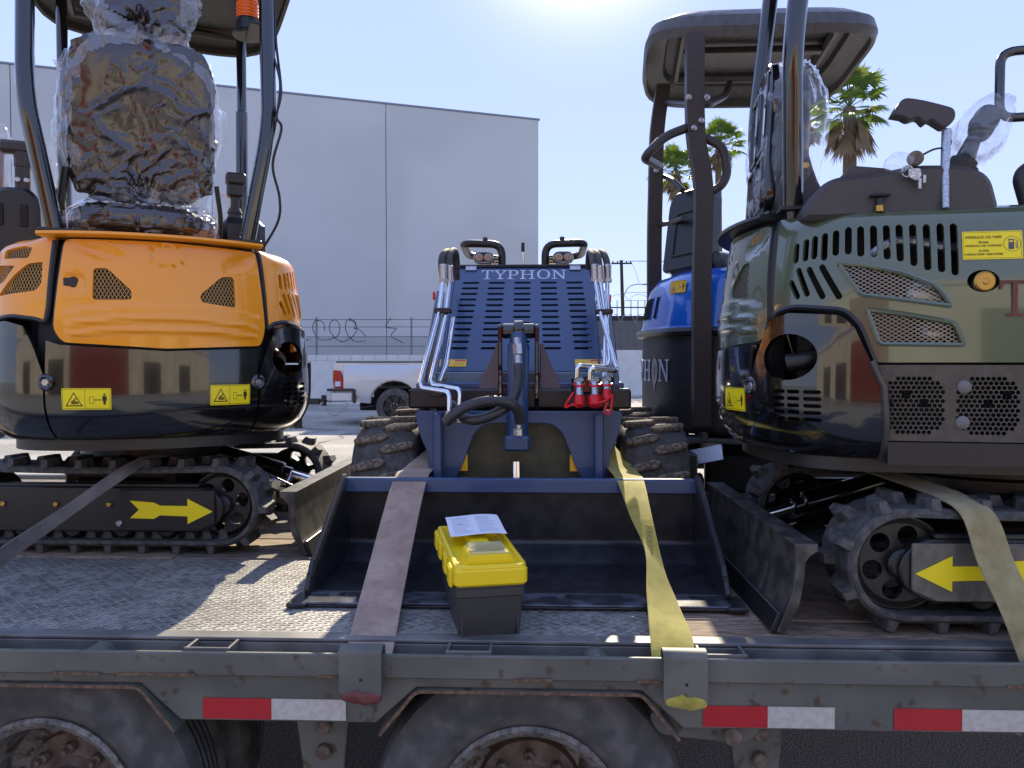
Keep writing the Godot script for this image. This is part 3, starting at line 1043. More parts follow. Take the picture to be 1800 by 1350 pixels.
func build_upper(o: Node3D, bx: Transform3D, coat: Material, lip_mat: Material, wire: Material, sticker: Material, gasket: Material, cap_mat: Material) -> Dictionary:
	var made := {}
	# tail door with two wire-mesh windows
	var win_a := poly([Vector2(-0.173, 0.916), Vector2(-0.135, 0.917), Vector2(-0.066, 0.85), Vector2(-0.066, 0.823), Vector2(-0.174, 0.821)], 0.012)
	var win_b := poly([Vector2(0.126, 0.845), Vector2(0.196, 0.907), Vector2(0.236, 0.909), Vector2(0.237, 0.809), Vector2(0.128, 0.823)], 0.012)
	var door_edge := [Vector2(-0.261, 1.003), Vector2(0.03, 1.003), Vector2(0.322, 0.997), Vector2(0.339, 0.745), Vector2(0.323, 0.690), Vector2(0.029, 0.677), Vector2(-0.259, 0.695), Vector2(-0.285, 0.735)]
	var d := part(o, "tail_door", panel(door, poly(door_edge, 0.02), [win_a, win_b], 0.0125, 0.012), coat, bx)
	grille(d, door, win_a, wire)
	grille(d, door, win_b, wire)
	part(d, "lock", moved(join([rod(0.016, 0.008, 0.002), box(Vector3(0.03, 0.006, 0.024), 0.002, Vector3(-0.012, 0, 0))]), Transform3D(Basis(Vector3.RIGHT, Vector3(-0.25, 0, 0.97).normalized(), Vector3(0, -1, 0)).orthonormalized(), door.call(Vector2(-0.232, 0.874)))), M.satin)
	var edge := fillet(door_edge, 0.02, 3, true)
	edge.append(edge[0])
	part(o, "door_gasket", tube(along(inset(hood, 0.002), edge), 0.0075, 6, false), gasket, bx)
	# side hoods
	var low := [Vector2(0.622, 0.634), Vector2(0.589, 0.717), Vector2(0.556, 0.756), Vector2(0.43, 0.770), Vector2(0.374, 0.760), Vector2(0.352, 0.748)]
	var side := [Vector2(0.346, 0.80), Vector2(0.336, 1.008), Vector2(1.45, 1.008), Vector2(1.45, 0.634)]
	side.append_array(low)
	var holes := []
	for e in [[0.424, 0.935, 0.883], [0.452, 0.942, 0.885], [0.476, 0.948, 0.888], [0.502, 0.952, 0.883], [0.53, 0.956, 0.893], [0.56, 0.962, 0.894], [0.589, 0.962, 0.887], [0.619, 0.962, 0.884], [0.649, 0.962, 0.878], [0.678, 0.962, 0.872], [0.708, 0.962, 0.861], [0.738, 0.961, 0.85], [0.768, 0.962, 0.845], [0.797, 0.961, 0.837]]:
		holes.append(slot(Vector2(e[0], e[1]), Vector2(e[0] + 0.001, e[2]), 0.0165))
	for e in [[0.433, 0.871, 0.466, 0.797], [0.462, 0.871, 0.506, 0.789], [0.495, 0.874, 0.545, 0.787], [0.412, 0.842, 0.440, 0.793]]:
		holes.append(slot(Vector2(e[0], e[1]), Vector2(e[2], e[3]), 0.0155))
	var w1 := poly([Vector2(0.537, 0.875), Vector2(0.598, 0.867), Vector2(0.688, 0.844), Vector2(0.758, 0.813), Vector2(0.791, 0.765), Vector2(0.688, 0.781), Vector2(0.59, 0.796)], 0.01)
	var w2 := poly([Vector2(0.604, 0.76), Vector2(0.689, 0.748), Vector2(0.796, 0.727), Vector2(0.818, 0.675), Vector2(0.633, 0.678)], 0.01)
	var filler := disc(Vector2(0.858, 0.823), 0.035, 20, 0.026)
	holes.append_array([w1, w2, filler])
	var sr := part(o, "side_hood", panel(hood, poly(side, 0.012, 3), holes, 0.014, 0.010), coat, bx)
	for w in [w1, w2]:
		grille(sr, hood, w, wire, true)
		var loop := Array(w)
		loop.append(w[0])
		part(sr, "window_frame", tube(along(hood, loop), 0.006, 6, false), coat)
	part(sr, "filler_cap", moved(join([rod(0.024, 0.02, 0.004, 24), rod(0.008, 0.024, 0.002, 10)]), Transform3D(Basis.from_euler(Vector3(0, 0, PI / 2)), skin(0.862, -0.015, 0.822))), cap_mat)
	var lw1 := poly([Vector2(-0.49, 0.975), Vector2(-0.40, 0.985), Vector2(-0.365, 0.978), Vector2(-0.378, 0.946), Vector2(-0.49, 0.948)], 0.008)
	var lw2 := poly([Vector2(-0.327, 0.935), Vector2(-0.327, 0.871), Vector2(-0.345, 0.848), Vector2(-0.50, 0.834), Vector2(-0.42, 0.90), Vector2(-0.375, 0.93)], 0.01)
	var lw3 := poly([Vector2(-0.52, 0.93), Vector2(-0.425, 0.925), Vector2(-0.47, 0.88), Vector2(-0.56, 0.85)], 0.008)
	var left_holes := [lw1, lw2, lw3]
	for k in 8:
		left_holes.append(slot(Vector2(-0.62 - k * 0.035, 0.955), Vector2(-0.62 - k * 0.035, 0.88), 0.017))
	var left_side := [Vector2(-0.300, 0.80), Vector2(-0.290, 1.008), Vector2(-1.45, 1.008), Vector2(-1.45, 0.634), Vector2(-0.622, 0.634), Vector2(-0.589, 0.717), Vector2(-0.556, 0.765), Vector2(-0.43, 0.778), Vector2(-0.34, 0.768), Vector2(-0.308, 0.757)]
	var sl := part(o, "side_hood", panel(hood, poly(left_side, 0.012, 3), left_holes, 0.014, 0.010), coat, bx)
	for w in [lw1, lw2, lw3]:
		grille(sl, hood, w, wire)
	var seam := []
	for p in [Vector2(0.340, 1.0), Vector2(0.347, 0.80), Vector2(0.352, 0.74), Vector2(0.374, 0.765), Vector2(0.43, 0.774), Vector2(0.556, 0.760), Vector2(0.590, 0.722), Vector2(0.624, 0.634)]:
		seam.append(p)
	seam = fillet(seam, 0.02, 3)
	part(o, "hood_seal", tube(along(inset(hood, 0.002), seam), 0.008, 6), gasket, bx)
	part(o, "hood_seal", tube(along(inset(hood, 0.002), fillet([Vector2(-0.295, 1.0), Vector2(-0.303, 0.80), Vector2(-0.312, 0.752), Vector2(-0.34, 0.764), Vector2(-0.43, 0.774), Vector2(-0.556, 0.760), Vector2(-0.590, 0.717), Vector2(-0.624, 0.634)], 0.02, 3)), 0.008, 6), gasket, bx)
	part(o, "hood_top", join([floor_shape(-0.062, 1.003, 1.42)]), coat, bx)
	# counterweight, corner covers, lower side panels
	part(o, "counterweight", panel(belly, poly([Vector2(-0.30, 0.70), Vector2(-0.262, 0.687), Vector2(0.029, 0.669), Vector2(0.30, 0.681), Vector2(0.30, 0.40), Vector2(-0.30, 0.40)]), [], 0.02, 0.03), M.black, bx)
	part(o, "counterweight_groove", skirt(-0.345, 0.335, [Vector2(-0.06, 0.42), Vector2(-0.02, 0.46), Vector2(-0.016, 0.70), Vector2(-0.055, 0.99)]), M.void, bx)
	var cov := [Vector2(0.304, 0.40), Vector2(0.304, 0.60), Vector2(0.33, 0.67), Vector2(0.366, 0.742), Vector2(0.425, 0.758), Vector2(0.548, 0.747), Vector2(0.577, 0.718), Vector2(0.61, 0.637), Vector2(0.636, 0.576), Vector2(0.648, 0.40)]
	var exh := disc(Vector2(0.427, 0.648), 0.074, 26, 0.058)
	var cuts := [exh]
	for c in [[0.389, 0.424], [0.430, 0.462], [0.470, 0.511]]:
		for k in 5:
			cuts.append(slot(Vector2(c[0], 0.562 - k * 0.017), Vector2(c[1], 0.562 - k * 0.017), 0.0095))
	var ec := part(o, "corner_cover", panel(belly_cover, poly(cov, 0.008, 3), cuts, 0.0135, 0.014), M.black, bx)
	part(ec, "exhaust_pipe", join([tube(fillet([skin(0.50, -0.10, 0.675), skin(0.465, -0.045, 0.645), skin(0.40, -0.012, 0.632)], 0.05, 6), 0.024, 14, false), tube([skin(0.41, -0.02, 0.634), skin(0.40, -0.012, 0.632)], 0.021, 14, false)]), M.satin)
	var cl := panel(belly_cover, poly(mirrored_list(cov), 0.008, 3), [], 0.018, 0.014)
	part(o, "corner_cover", cl, M.black, bx)
	var hx := []
	for g in [Vector2(0.708, 0.533), Vector2(0.868, 0.533)]:
		for i in range(-6, 7):
			for j in range(-6, 7):
				var c := Vector2(i * 0.0115 + (0.00575 if j % 2 != 0 else 0.0), j * 0.0105)
				if absf(c.x) < 0.066 and absf(c.y) < 0.07 and c.length() < 0.078:
					hx.append(disc(g + c, 0.0054, 6))
	part(o, "lower_panel", panel(lower_side, poly([Vector2(0.622, 0.628), Vector2(1.45, 0.628), Vector2(1.45, 0.449), Vector2(0.652, 0.449), Vector2(0.644, 0.56)]), hx, 0.02, 0.004, false), M.panel_grey, bx)
	part(o, "lower_panel", panel(lower_side, poly([Vector2(-0.622, 0.628), Vector2(-1.45, 0.628), Vector2(-1.45, 0.449), Vector2(-0.652, 0.449), Vector2(-0.644, 0.56)]), [], 0.05, 0.004, false), M.panel_grey, bx)
	part(o, "cover_trim", tube(along(inset(belly_cover, -0.002), [Vector2(0.612, 0.637), Vector2(0.638, 0.576), Vector2(0.650, 0.40)]), 0.009, 6), M.panel_grey, bx)
	for q in [Vector2(0.817, 0.577), Vector2(0.814, 0.494)]:
		part(o, "round_plug", moved(lathe([Vector2(0, 0.006), Vector2(0.010, 0.005), Vector2(0.0155, 0.001), Vector2(0.0155, -0.002)], 20), Transform3D(Basis.from_euler(Vector3(0, 0, -PI / 2)), skin(q.x, 0.003, q.y))), M.pale_plug, bx)
	part(o, "side_sill", skirt(0.652, 1.45, [Vector2(-0.02, 0.392), Vector2(0.004, 0.392), Vector2(0.004, 0.446), Vector2(-0.02, 0.446)]), M.satin, bx)
	part(o, "side_sill", skirt(-1.45, -0.652, [Vector2(-0.02, 0.392), Vector2(0.004, 0.392), Vector2(0.004, 0.446), Vector2(-0.02, 0.446)]), M.satin, bx)
	part(o, "floor_plate", join([floor_shape(-0.065, 0.405, 1.5), floor_shape(-0.065, 0.37, 1.45), skirt(-1.45, 1.45, [Vector2(-0.085, 0.365), Vector2(-0.065, 0.365), Vector2(-0.065, 0.408), Vector2(-0.085, 0.408)])]), M.satin, bx)
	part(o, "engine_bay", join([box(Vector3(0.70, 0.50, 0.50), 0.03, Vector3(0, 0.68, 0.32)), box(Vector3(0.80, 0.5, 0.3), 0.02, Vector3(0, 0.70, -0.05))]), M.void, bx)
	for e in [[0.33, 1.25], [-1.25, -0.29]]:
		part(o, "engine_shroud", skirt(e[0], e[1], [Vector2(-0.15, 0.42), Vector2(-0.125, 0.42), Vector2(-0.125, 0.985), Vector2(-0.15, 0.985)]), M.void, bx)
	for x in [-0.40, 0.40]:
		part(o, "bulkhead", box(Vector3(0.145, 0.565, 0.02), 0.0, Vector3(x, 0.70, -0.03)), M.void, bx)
	part(o, "front_wall", box(Vector3(0.94, 0.60, 0.02), 0.004, Vector3(0, 0.70, -0.40)), M.satin, bx)
	part(o, "muffler", rod_between(Vector3(0.40, 0.80, 0.34), Vector3(0.40, 0.78, 0.10), 0.045, 0.01, 20), M.zinc, bx)
	part(o, "air_filter", rod_between(Vector3(0.39, 0.705, 0.30), Vector3(0.39, 0.70, 0.10), 0.035, 0.01, 20), M.zinc, bx)
	part(o, "fuel_pipe", tube(spline([Vector3(0.41, 0.87, 0.45), Vector3(0.42, 0.93, 0.36), Vector3(0.41, 0.91, 0.22), Vector3(0.42, 0.95, 0.10), Vector3(0.41, 0.9, 0.0)]), 0.012, 8), M.zinc, bx)
	part(o, "top_lip", skirt(-0.325, 0.325, [Vector2(-0.09, 1.008), Vector2(0.008, 1.008), Vector2(0.016, 1.014), Vector2(0.014, 1.022), Vector2(-0.09, 1.034)]), lip_mat, bx)
	for q in [Vector2(-0.297, 0.576), Vector2(0.30, 0.571)]:
		var n := skin(q.x, 1.0, 0.0) - skin(q.x, 0.0, 0.0)
		var bas := Basis(n.cross(Vector3.UP).normalized(), n.normalized(), Vector3.UP)
		var w := part(o, "recessed_bolt", moved(lathe([Vector2(0.012, 0.002), Vector2(0.017, 0.005), Vector2(0.023, 0.003), Vector2(0.026, -0.002)], 24), Transform3D(bas, skin(q.x, belly_off(q.x, q.y) + 0.004, q.y))), M.black, bx)
		part(w, "bolt_head", moved(rod(0.0125, 0.008, 0.002, 6), Transform3D(bas, skin(q.x, belly_off(q.x, q.y) + 0.003, q.y))), M.zinc)
	decal(o, "warning_sticker", belly, Rect2(-0.253, 0.496, 0.133, 0.063), sticker, bx)
	decal(o, "warning_sticker", belly, Rect2(0.147, 0.502, 0.124, 0.063), sticker, bx)
	# roof frame
	for sx in [-1.0, 1.0]:
		part(o, "roof_post", tube(fillet([Vector3(0.272 * sx, 1.0, 0.575), Vector3(0.350 * sx, 1.43, 0.595), Vector3(0.350 * sx, 2.14, 0.52)], 0.09, 6), 0.026, 14), M.black, bx)
		part(o, "post_foot", moved(box(Vector3(0.10, 0.012, 0.08), 0.003), at(Vector3(0.272 * sx, 1.036, 0.575))), M.satin, bx)
		var fp := part(o, "front_post", rod_between(Vector3(0.336 * sx, 0.60, -0.30), Vector3(0.342 * sx, 1.74, -0.30), 0.026, 0.003, 14), M.black, bx)
		part(fp, "upper_tube", rod_between(Vector3(0.342 * sx, 1.72, -0.30), Vector3(0.342 * sx, 2.15, -0.30), 0.021, 0.002, 14), M.black)
	var can := part(o, "canopy", canopy_shape(0.49, 0.62), M.dark, bx * at(Vector3(0.02, 2.15, -0.02)))
	part(can, "canopy_frame", tube(fillet([Vector3(-0.35, -0.01, -0.5), Vector3(0.35, -0.01, -0.5), Vector3(0.35, -0.01, 0.53), Vector3(-0.35, -0.01, 0.53), Vector3(-0.35, -0.01, -0.5)], 0.06), 0.02, 8, false), M.satin)
	return made

func canopy_shape(hx: float, hz: float) -> PackedVector3Array:
	var r := PackedVector3Array()
	var n := 64
	var rings := []
	for e in [[0.0, 0.055], [0.55, 0.05], [0.85, 0.035], [0.97, 0.012], [1.0, -0.02], [0.98, -0.045], [0.955, -0.042], [0.95, -0.018], [0.80, 0.0], [0.78, 0.018], [0.0, 0.02]]:
		var ring := []
		for k in n:
			var a := TAU * k / n
			var c := cos(a)
			var s := sin(a)
			var q := pow(pow(absf(c), 5.0) + pow(absf(s), 5.0), -0.2)
			ring.append(Vector3(c * q * hx * e[0], e[1] - 0.02 * pow(absf(s * q * e[0]), 3.0), s * q * hz * e[0]))
		rings.append(ring)
	for i in rings.size() - 1:
		for k in n:
			var m := (k + 1) % n
			r.append_array(quad(rings[i][k], rings[i][m], rings[i + 1][m], rings[i + 1][k]))
	return r

# a cushion wrapped in film: rounded block whose skin is drawn into long sharp creases; with rim only its loose edges are left
func cushion(half: Vector3, e: float, fold: float, seed_: int, nu := 120, nv := 84, pinch := Vector2.ZERO, fine := 1.0, rim := 1.1) -> PackedVector3Array:
	var n1 := FastNoiseLite.new()
	n1.seed = seed_
	n1.frequency = 4.2 * fine
	n1.fractal_type = FastNoiseLite.FRACTAL_NONE
	var n2 := FastNoiseLite.new()
	n2.seed = seed_ + 5
	n2.frequency = 9.0 * fine
	n2.fractal_type = FastNoiseLite.FRACTAL_NONE
	var n3 := FastNoiseLite.new()
	n3.seed = seed_ + 9
	n3.frequency = 3.0
	var pts := []
	var keep := []
	for i in nv + 1:
		var row := []
		var kr := []
		var ph := -PI / 2 + PI * i / nv
		for k in nu:
			var th := TAU * k / nu
			var d := Vector3(cos(ph) * sin(th), sin(ph), cos(ph) * cos(th))
			var q := pow(pow(absf(d.x), e) + pow(absf(d.y), e) + pow(absf(d.z), e), -1.0 / e)
			var p := d * q
			p = Vector3(p.x * half.x, p.y * half.y, p.z * half.z)
			var w := p + Vector3(n3.get_noise_3dv(p), n3.get_noise_3dv(p + Vector3(3, 1, 2)), 0) * 0.07
			var f := 0.5 + n3.get_noise_3dv(p * 1.5) * 0.5
			f += pow(maxf(0.0, 1.0 - absf(n1.get_noise_3dv(w)) * 6.0), 1.4) * 0.8
			f += pow(maxf(0.0, 1.0 - absf(n2.get_noise_3dv(w * Vector3(1.2, 0.7, 1.2))) * 5.0), 1.4) * 0.35
			if pinch.x > 0.0:
				var a := atan2(p.x, p.y + half.y * pinch.y)
				var fall := clampf(1.0 - (p.y + half.y * pinch.y) / (half.y * 0.9), 0.0, 1.0)
				f += fall * pow(absf(sin(a * 6.5 + n3.get_noise_3dv(p * 2.0) * 5.0)), 2.5) * pinch.x
			row.append(p + d.normalized() * f * fold)
			kr.append(absf(p.z) / half.z < rim)
		pts.append(row)
		keep.append(kr)
	var r := PackedVector3Array()
	for i in nv:
		for k in nu:
			if keep[i][k]:
				var m := (k + 1) % nu
				r.append_array(quad(pts[i][k], pts[i + 1][k], pts[i + 1][m], pts[i][m]))
	return r

func make_orange_excavator() -> void:
	var o := thing("mini_excavator", "yellow-orange mini excavator on black tracks with film-wrapped seat and amber beacon", "excavator", Vector3(-1.486, DECK, -2.95), 0.0, "tracked mini excavators strapped on the trailer")
	var bx := Transform3D(Basis.from_euler(Vector3(0, deg_to_rad(26.3), 0)), Vector3.ZERO)
	build_undercarriage(o, Transform3D.IDENTITY, true)
	var sticker := warning_print(Color(0.93, 0.85, 0.03))
	build_upper(o, bx, M.orange, M.orange, M.wire_tan, sticker, M.satin, M.satin)
	# seat in its plastic wrapping
	var st := part(o, "seat_back", cushion(Vector3(0.205, 0.235, 0.05), 5.0, 0.012, 3, 240, 180, Vector2(1.3, 0.95), 1.15), M.wrapped, bx * at(Vector3(-0.035, 1.405, 0.555), Vector3(9, 0, 0)), 50.0)
	part(st, "plastic_wrap", cushion(Vector3(0.222, 0.25, 0.06), 2.8, 0.03, 17, 110, 80, Vector2.ZERO, 1.0, 0.75), M.film, Transform3D.IDENTITY, 50.0)
	var hr := part(o, "headrest", cushion(Vector3(0.118, 0.095, 0.045), 3.2, 0.014, 29, 130, 90, Vector2(1.8, 0.9)), M.wrapped, bx * at(Vector3(-0.03, 1.77, 0.575)), 50.0)
	part(hr, "plastic_wrap", cushion(Vector3(0.15, 0.115, 0.05), 2.2, 0.03, 31, 90, 60, Vector2(1.0, 1.0), 1.0, 0.8), M.film_thick, Transform3D.IDENTITY, 50.0)
	var cu := part(o, "seat_cushion", cushion(Vector3(0.205, 0.05, 0.20), 3.4, 0.013, 41, 160, 80, Vector2.ZERO, 2.0), M.wrapped, bx * at(Vector3(-0.035, 1.085, 0.42)), 50.0)
	part(cu, "plastic_wrap", cushion(Vector3(0.225, 0.06, 0.215), 3.0, 0.02, 43, 90, 50, Vector2.ZERO, 1.5, 0.85), M.film_thick, Transform3D.IDENTITY, 50.0)
	part(o, "seat_bracket", join([tube(fillet([Vector3(-0.265, 1.03, 0.48), Vector3(-0.27, 1.12, 0.53), Vector3(-0.25, 1.24, 0.56)], 0.03), 0.012, 8), box(Vector3(0.03, 0.16, 0.06), 0.01, Vector3(-0.275, 1.1, 0.49))]), M.satin, bx)
	part(o, "seat_bracket", join([tube(fillet([Vector3(0.195, 1.03, 0.5), Vector3(0.20, 1.12, 0.53), Vector3(0.185, 1.22, 0.56)], 0.03), 0.008, 8)]), M.satin, bx)
	# amber beacon on a bracket by the rear post
	var be := part(o, "beacon", moved(lathe([Vector2(0, 0), Vector2(0.037, 0), Vector2(0.038, 0.05), Vector2(0.034, 0.066), Vector2(0.018, 0.074), Vector2(0, 0.075)], 28), at(Vector3(0.302, 1.843, 0.42))), M.beacon, bx)
	be.set_meta("label", "amber beacon lens")
	for k in 5:
		part(be, "lens_ring", lathe([Vector2(0.038, 0), Vector2(0.0395, 0.003), Vector2(0.038, 0.006)], 28), M.beacon, at(Vector3(0.302, 1.848 + k * 0.011, 0.42)))
	part(o, "beacon_base", moved(lathe([Vector2(0, -0.062), Vector2(0.05, -0.060), Vector2(0.053, -0.052), Vector2(0.040, -0.040), Vector2(0.037, -0.004), Vector2(0.04, 0.0), Vector2(0, 0.0)], 28), at(Vector3(0.302, 1.842, 0.42))), M.satin, bx)
	part(o, "beacon_bracket", box(Vector3(0.06, 0.01, 0.16), 0.002, Vector3(0.325, 1.776, 0.49)), M.satin, bx)
	part(o, "wiring", tube(spline([Vector3(0.375, 2.05, 0.54), Vector3(0.376, 1.75, 0.57), Vector3(0.392, 1.56, 0.58), Vector3(0.372, 1.46, 0.61), Vector3(0.388, 1.42, 0.61), Vector3(0.360, 1.30, 0.6), Vector3(0.385, 1.2, 0.57), Vector3(0.382, 1.12, 0.55), Vector3(0.33, 1.02, 0.52)]), 0.0045, 6), M.satin, bx)
	part(o, "wiring", tube(spline([Vector3(0.37, 1.66, 0.585), Vector3(0.385, 1.58, 0.60), Vector3(0.378, 1.5, 0.615), Vector3(0.360, 1.38, 0.60), Vector3(0.34, 1.3, 0.59)]), 0.004, 6), M.satin, bx)
	# consoles and levers
	var rc := part(o, "control_console", join([box(Vector3(0.15, 0.13, 0.34), 0.02, Vector3(0.285, 1.085, 0.22)), box(Vector3(0.12, 0.05, 0.10), 0.02, Vector3(0.285, 1.155, 0.2))]), M.satin, bx)
	part(rc, "lever_boot", moved(lathe([Vector2(0.03, 0), Vector2(0.024, 0.02), Vector2(0.028, 0.025), Vector2(0.02, 0.045), Vector2(0, 0.045)], 16), at(Vector3(0.27, 1.175, 0.2))), M.rubber)
	var rl := part(o, "control_lever", join([box(Vector3(0.034, 0.09, 0.03), 0.008, Vector3(0.272, 1.225, 0.2)), box(Vector3(0.06, 0.05, 0.05), 0.008, Vector3(0.272, 1.285, 0.2)), box(Vector3(0.072, 0.045, 0.056), 0.008, Vector3(0.274, 1.328, 0.2))]), M.post, bx)
	part(rl, "plastic_wrap", cushion(Vector3(0.035, 0.055, 0.035), 2.4, 0.014, 51, 40, 30), M.film_thick, at(Vector3(0.222, 1.21, 0.16)), 50.0)
	var lc := part(o, "control_console", join([prism(poly([Vector2(-0.52, 1.0), Vector2(-0.355, 1.0), Vector2(-0.36, 1.19), Vector2(-0.39, 1.225), Vector2(-0.47, 1.225), Vector2(-0.52, 1.18)], 0.02), 0.20, 0.012)]), M.satin, bx * at(Vector3(0.0, 0.0, 0.15)))
	for x in [-0.475, -0.405]:
		part(lc, "slot_recess", box(Vector3(0.024, 0.075, 0.008), 0.003, Vector3(x, 1.13, 0.101)), M.void)
	var ll := part(o, "control_lever", join([box(Vector3(0.045, 0.10, 0.035), 0.006, Vector3(-0.418, 1.265, 0.17)), box(Vector3(0.05, 0.065, 0.04), 0.008, Vector3(-0.418, 1.335, 0.17)), box(Vector3(0.105, 0.045, 0.045), 0.012, Vector3(-0.437, 1.375, 0.17))]), M.post, bx)
	for x in [-0.43, -0.405]:
		part(ll, "bolt", moved(rod(0.009, 0.01, 0.002, 12), at(Vector3(x, 1.262, 0.19), Vector3(90, 0, 0))), M.zinc)
	part(ll, "plastic_wrap", cushion(Vector3(0.03, 0.07, 0.03), 2.4, 0.014, 53, 40, 30), M.film_thick, at(Vector3(-0.36, 1.34, 0.10)), 50.0)
	var gl := part(o, "gear_lever", tube(fillet([Vector3(-0.50, 1.0, 0.02), Vector3(-0.51, 1.25, 0.03), Vector3(-0.50, 1.42, 0.05)], 0.05), 0.012, 8), M.maroon, bx)
	part(gl, "plastic_wrap", cushion(Vector3(0.035, 0.15, 0.035), 3.0, 0.02, 57, 40, 40), M.film_thick, at(Vector3(-0.51, 1.32, 0.04)), 50.0)

func make_green_excavator() -> void:
	var o := thing("mini_excavator", "olive green mini excavator with slotted side hood and black lower body", "excavator", Vector3(1.28, DECK, -2.27), 0.0, "tracked mini excavators strapped on the trailer")
	var bx := Transform3D(Basis.from_euler(Vector3(0, deg_to_rad(-98.0), 0)), Vector3.ZERO)
	var ux := Transform3D(Basis.from_euler(Vector3(0, PI, 0)), Vector3.ZERO)
	build_undercarriage(o, ux, false)
	var sticker := warning_print(Color(0.93, 0.86, 0.05))
	build_upper(o, bx, M.green, M.satin, M.mesh_wire, sticker, M.satin, M.brass)
	# seat, seen from its side: moulded back shell, pad, film
	var sh := part(o, "seat_shell", moved(prism(poly([Vector2(-0.20, -0.21), Vector2(0.20, -0.21), Vector2(0.195, 0.12), Vector2(0.14, 0.22), Vector2(-0.14, 0.22), Vector2(-0.195, 0.12)], 0.05), 0.03, 0.006), at(Vector3.ZERO)), M.black, bx * at(Vector3(0.0, 1.27, 0.615), Vector3(-3, 0, 0)))
	for e in [[-0.09, 0.08, 0.14, 0.20], [0.09, 0.08, 0.14, 0.20], [-0.09, -0.12, 0.14, 0.15], [0.09, -0.12, 0.14, 0.15]]:
		part(sh, "shell_rib", tube(fillet([Vector3(e[0] - e[2] / 2, e[1] - e[3] / 2, 0.016), Vector3(e[0] + e[2] / 2, e[1] - e[3] / 2, 0.016), Vector3(e[0] + e[2] / 2, e[1] + e[3] / 2, 0.016), Vector3(e[0] - e[2] / 2, e[1] + e[3] / 2, 0.016), Vector3(e[0] - e[2] / 2, e[1] - e[3] / 2, 0.016)], 0.02), 0.006, 6, false), M.black)
	var pad := part(o, "seat_back", cushion(Vector3(0.20, 0.22, 0.045), 3.2, 0.006, 61, 60, 40), M.charcoal, bx * at(Vector3(0, 1.265, 0.555), Vector3(-3, 0, 0)), 60.0)
	part(pad, "plastic_wrap", cushion(Vector3(0.215, 0.235, 0.085), 2.8, 0.02, 63, 90, 60, Vector2.ZERO, 1.0, 0.9), M.film, Transform3D.IDENTITY, 50.0)
	part(o, "seat_side", moved(prism(PackedVector2Array(spline([Vector2(-0.60, 1.0), Vector2(-0.60, 1.10), Vector2(-0.575, 1.27), Vector2(-0.545, 1.27), Vector2(-0.50, 1.13), Vector2(-0.46, 1.08), Vector2(-0.40, 1.06), Vector2(-0.40, 1.0)], 4)), 0.03, 0.006), Transform3D(Basis(Vector3(0, 0, -1), Vector3.UP, Vector3(1, 0, 0)), Vector3(0.19, 0, 0))), M.brown_plastic, bx)
	part(o, "seat_bolt", moved(rod(0.011, 0.012, 0.003, 10), at(Vector3(0.21, 1.17, 0.535), Vector3(0, 0, 90))), M.brass, bx)
	part(o, "seat_cushion", cushion(Vector3(0.20, 0.06, 0.17), 3.4, 0.006, 65, 60, 30), M.charcoal, bx * at(Vector3(0, 1.06, 0.38)), 60.0)
	# right console with levers
	var side_at := Transform3D(Basis(Vector3(0, 0, -1), Vector3.UP, Vector3(1, 0, 0)), Vector3(0.34, 0, 0))
	var con := [Vector2(-0.585, 0.985), Vector2(-0.565, 1.037), Vector2(-0.53, 1.075), Vector2(-0.50, 1.088), Vector2(-0.41, 1.094), Vector2(-0.32, 1.110), Vector2(-0.207, 1.105), Vector2(-0.155, 1.08), Vector2(-0.131, 0.985)]
	var cc := part(o, "control_console", moved(prism(PackedVector2Array(fillet(con, 0.03, 4, true)), 0.17, 0.012), side_at), M.brown_plastic, bx)
	part(cc, "arm_pad", moved(prism(poly([Vector2(-0.48, 1.09), Vector2(-0.46, 1.122), Vector2(-0.38, 1.112), Vector2(-0.35, 1.10), Vector2(-0.36, 1.088)], 0.008), 0.10, 0.01), side_at), M.brown_plastic)
	part(cc, "pull_knob", join([rod_between(Vector3(0.432, 1.005, 0.405), Vector3(0.432, 1.03, 0.405), 0.008), box(Vector3(0.03, 0.006, 0.045), 0.002, Vector3(0.432, 1.036, 0.405))]), M.satin)
	part(cc, "knob_stem", rod_between(Vector3(0.433, 0.998, 0.405), Vector3(0.433, 1.012, 0.405), 0.010), M.brass)
	var tl := part(o, "control_lever", tube([Vector3(0.436, 1.0, 0.258), Vector3(0.415, 1.10, 0.254), Vector3(0.40, 1.195, 0.246)], 0.0085, 12, true, 0.0115), M.zinc, bx)
	var grip := PackedVector2Array(spline([Vector2(-0.375, 1.232), Vector2(-0.352, 1.268), Vector2(-0.32, 1.268), Vector2(-0.26, 1.250), Vector2(-0.236, 1.238), Vector2(-0.235, 1.215), Vector2(-0.255, 1.196), Vector2(-0.272, 1.205), Vector2(-0.288, 1.215), Vector2(-0.300, 1.208), Vector2(-0.315, 1.222), Vector2(-0.335, 1.218), Vector2(-0.350, 1.226)], 4))
	part(tl, "grip", moved(prism(grip, 0.04, 0.010), Transform3D(side_at.basis, Vector3(0.40, 0, 0))), M.brown_plastic)
	part(tl, "lanyard", tube(spline([Vector3(0.40, 1.17, 0.235), Vector3(0.395, 1.155, 0.24), Vector3(0.42, 1.145, 0.28), Vector3(0.43, 1.125, 0.318)]), 0.0025, 6), M.satin)
	var key := part(o, "ignition_lock", moved(rod(0.018, 0.02, 0.004, 18), at(Vector3(0.43, 1.122, 0.325), Vector3(0, 0, 90))), M.hub, bx)
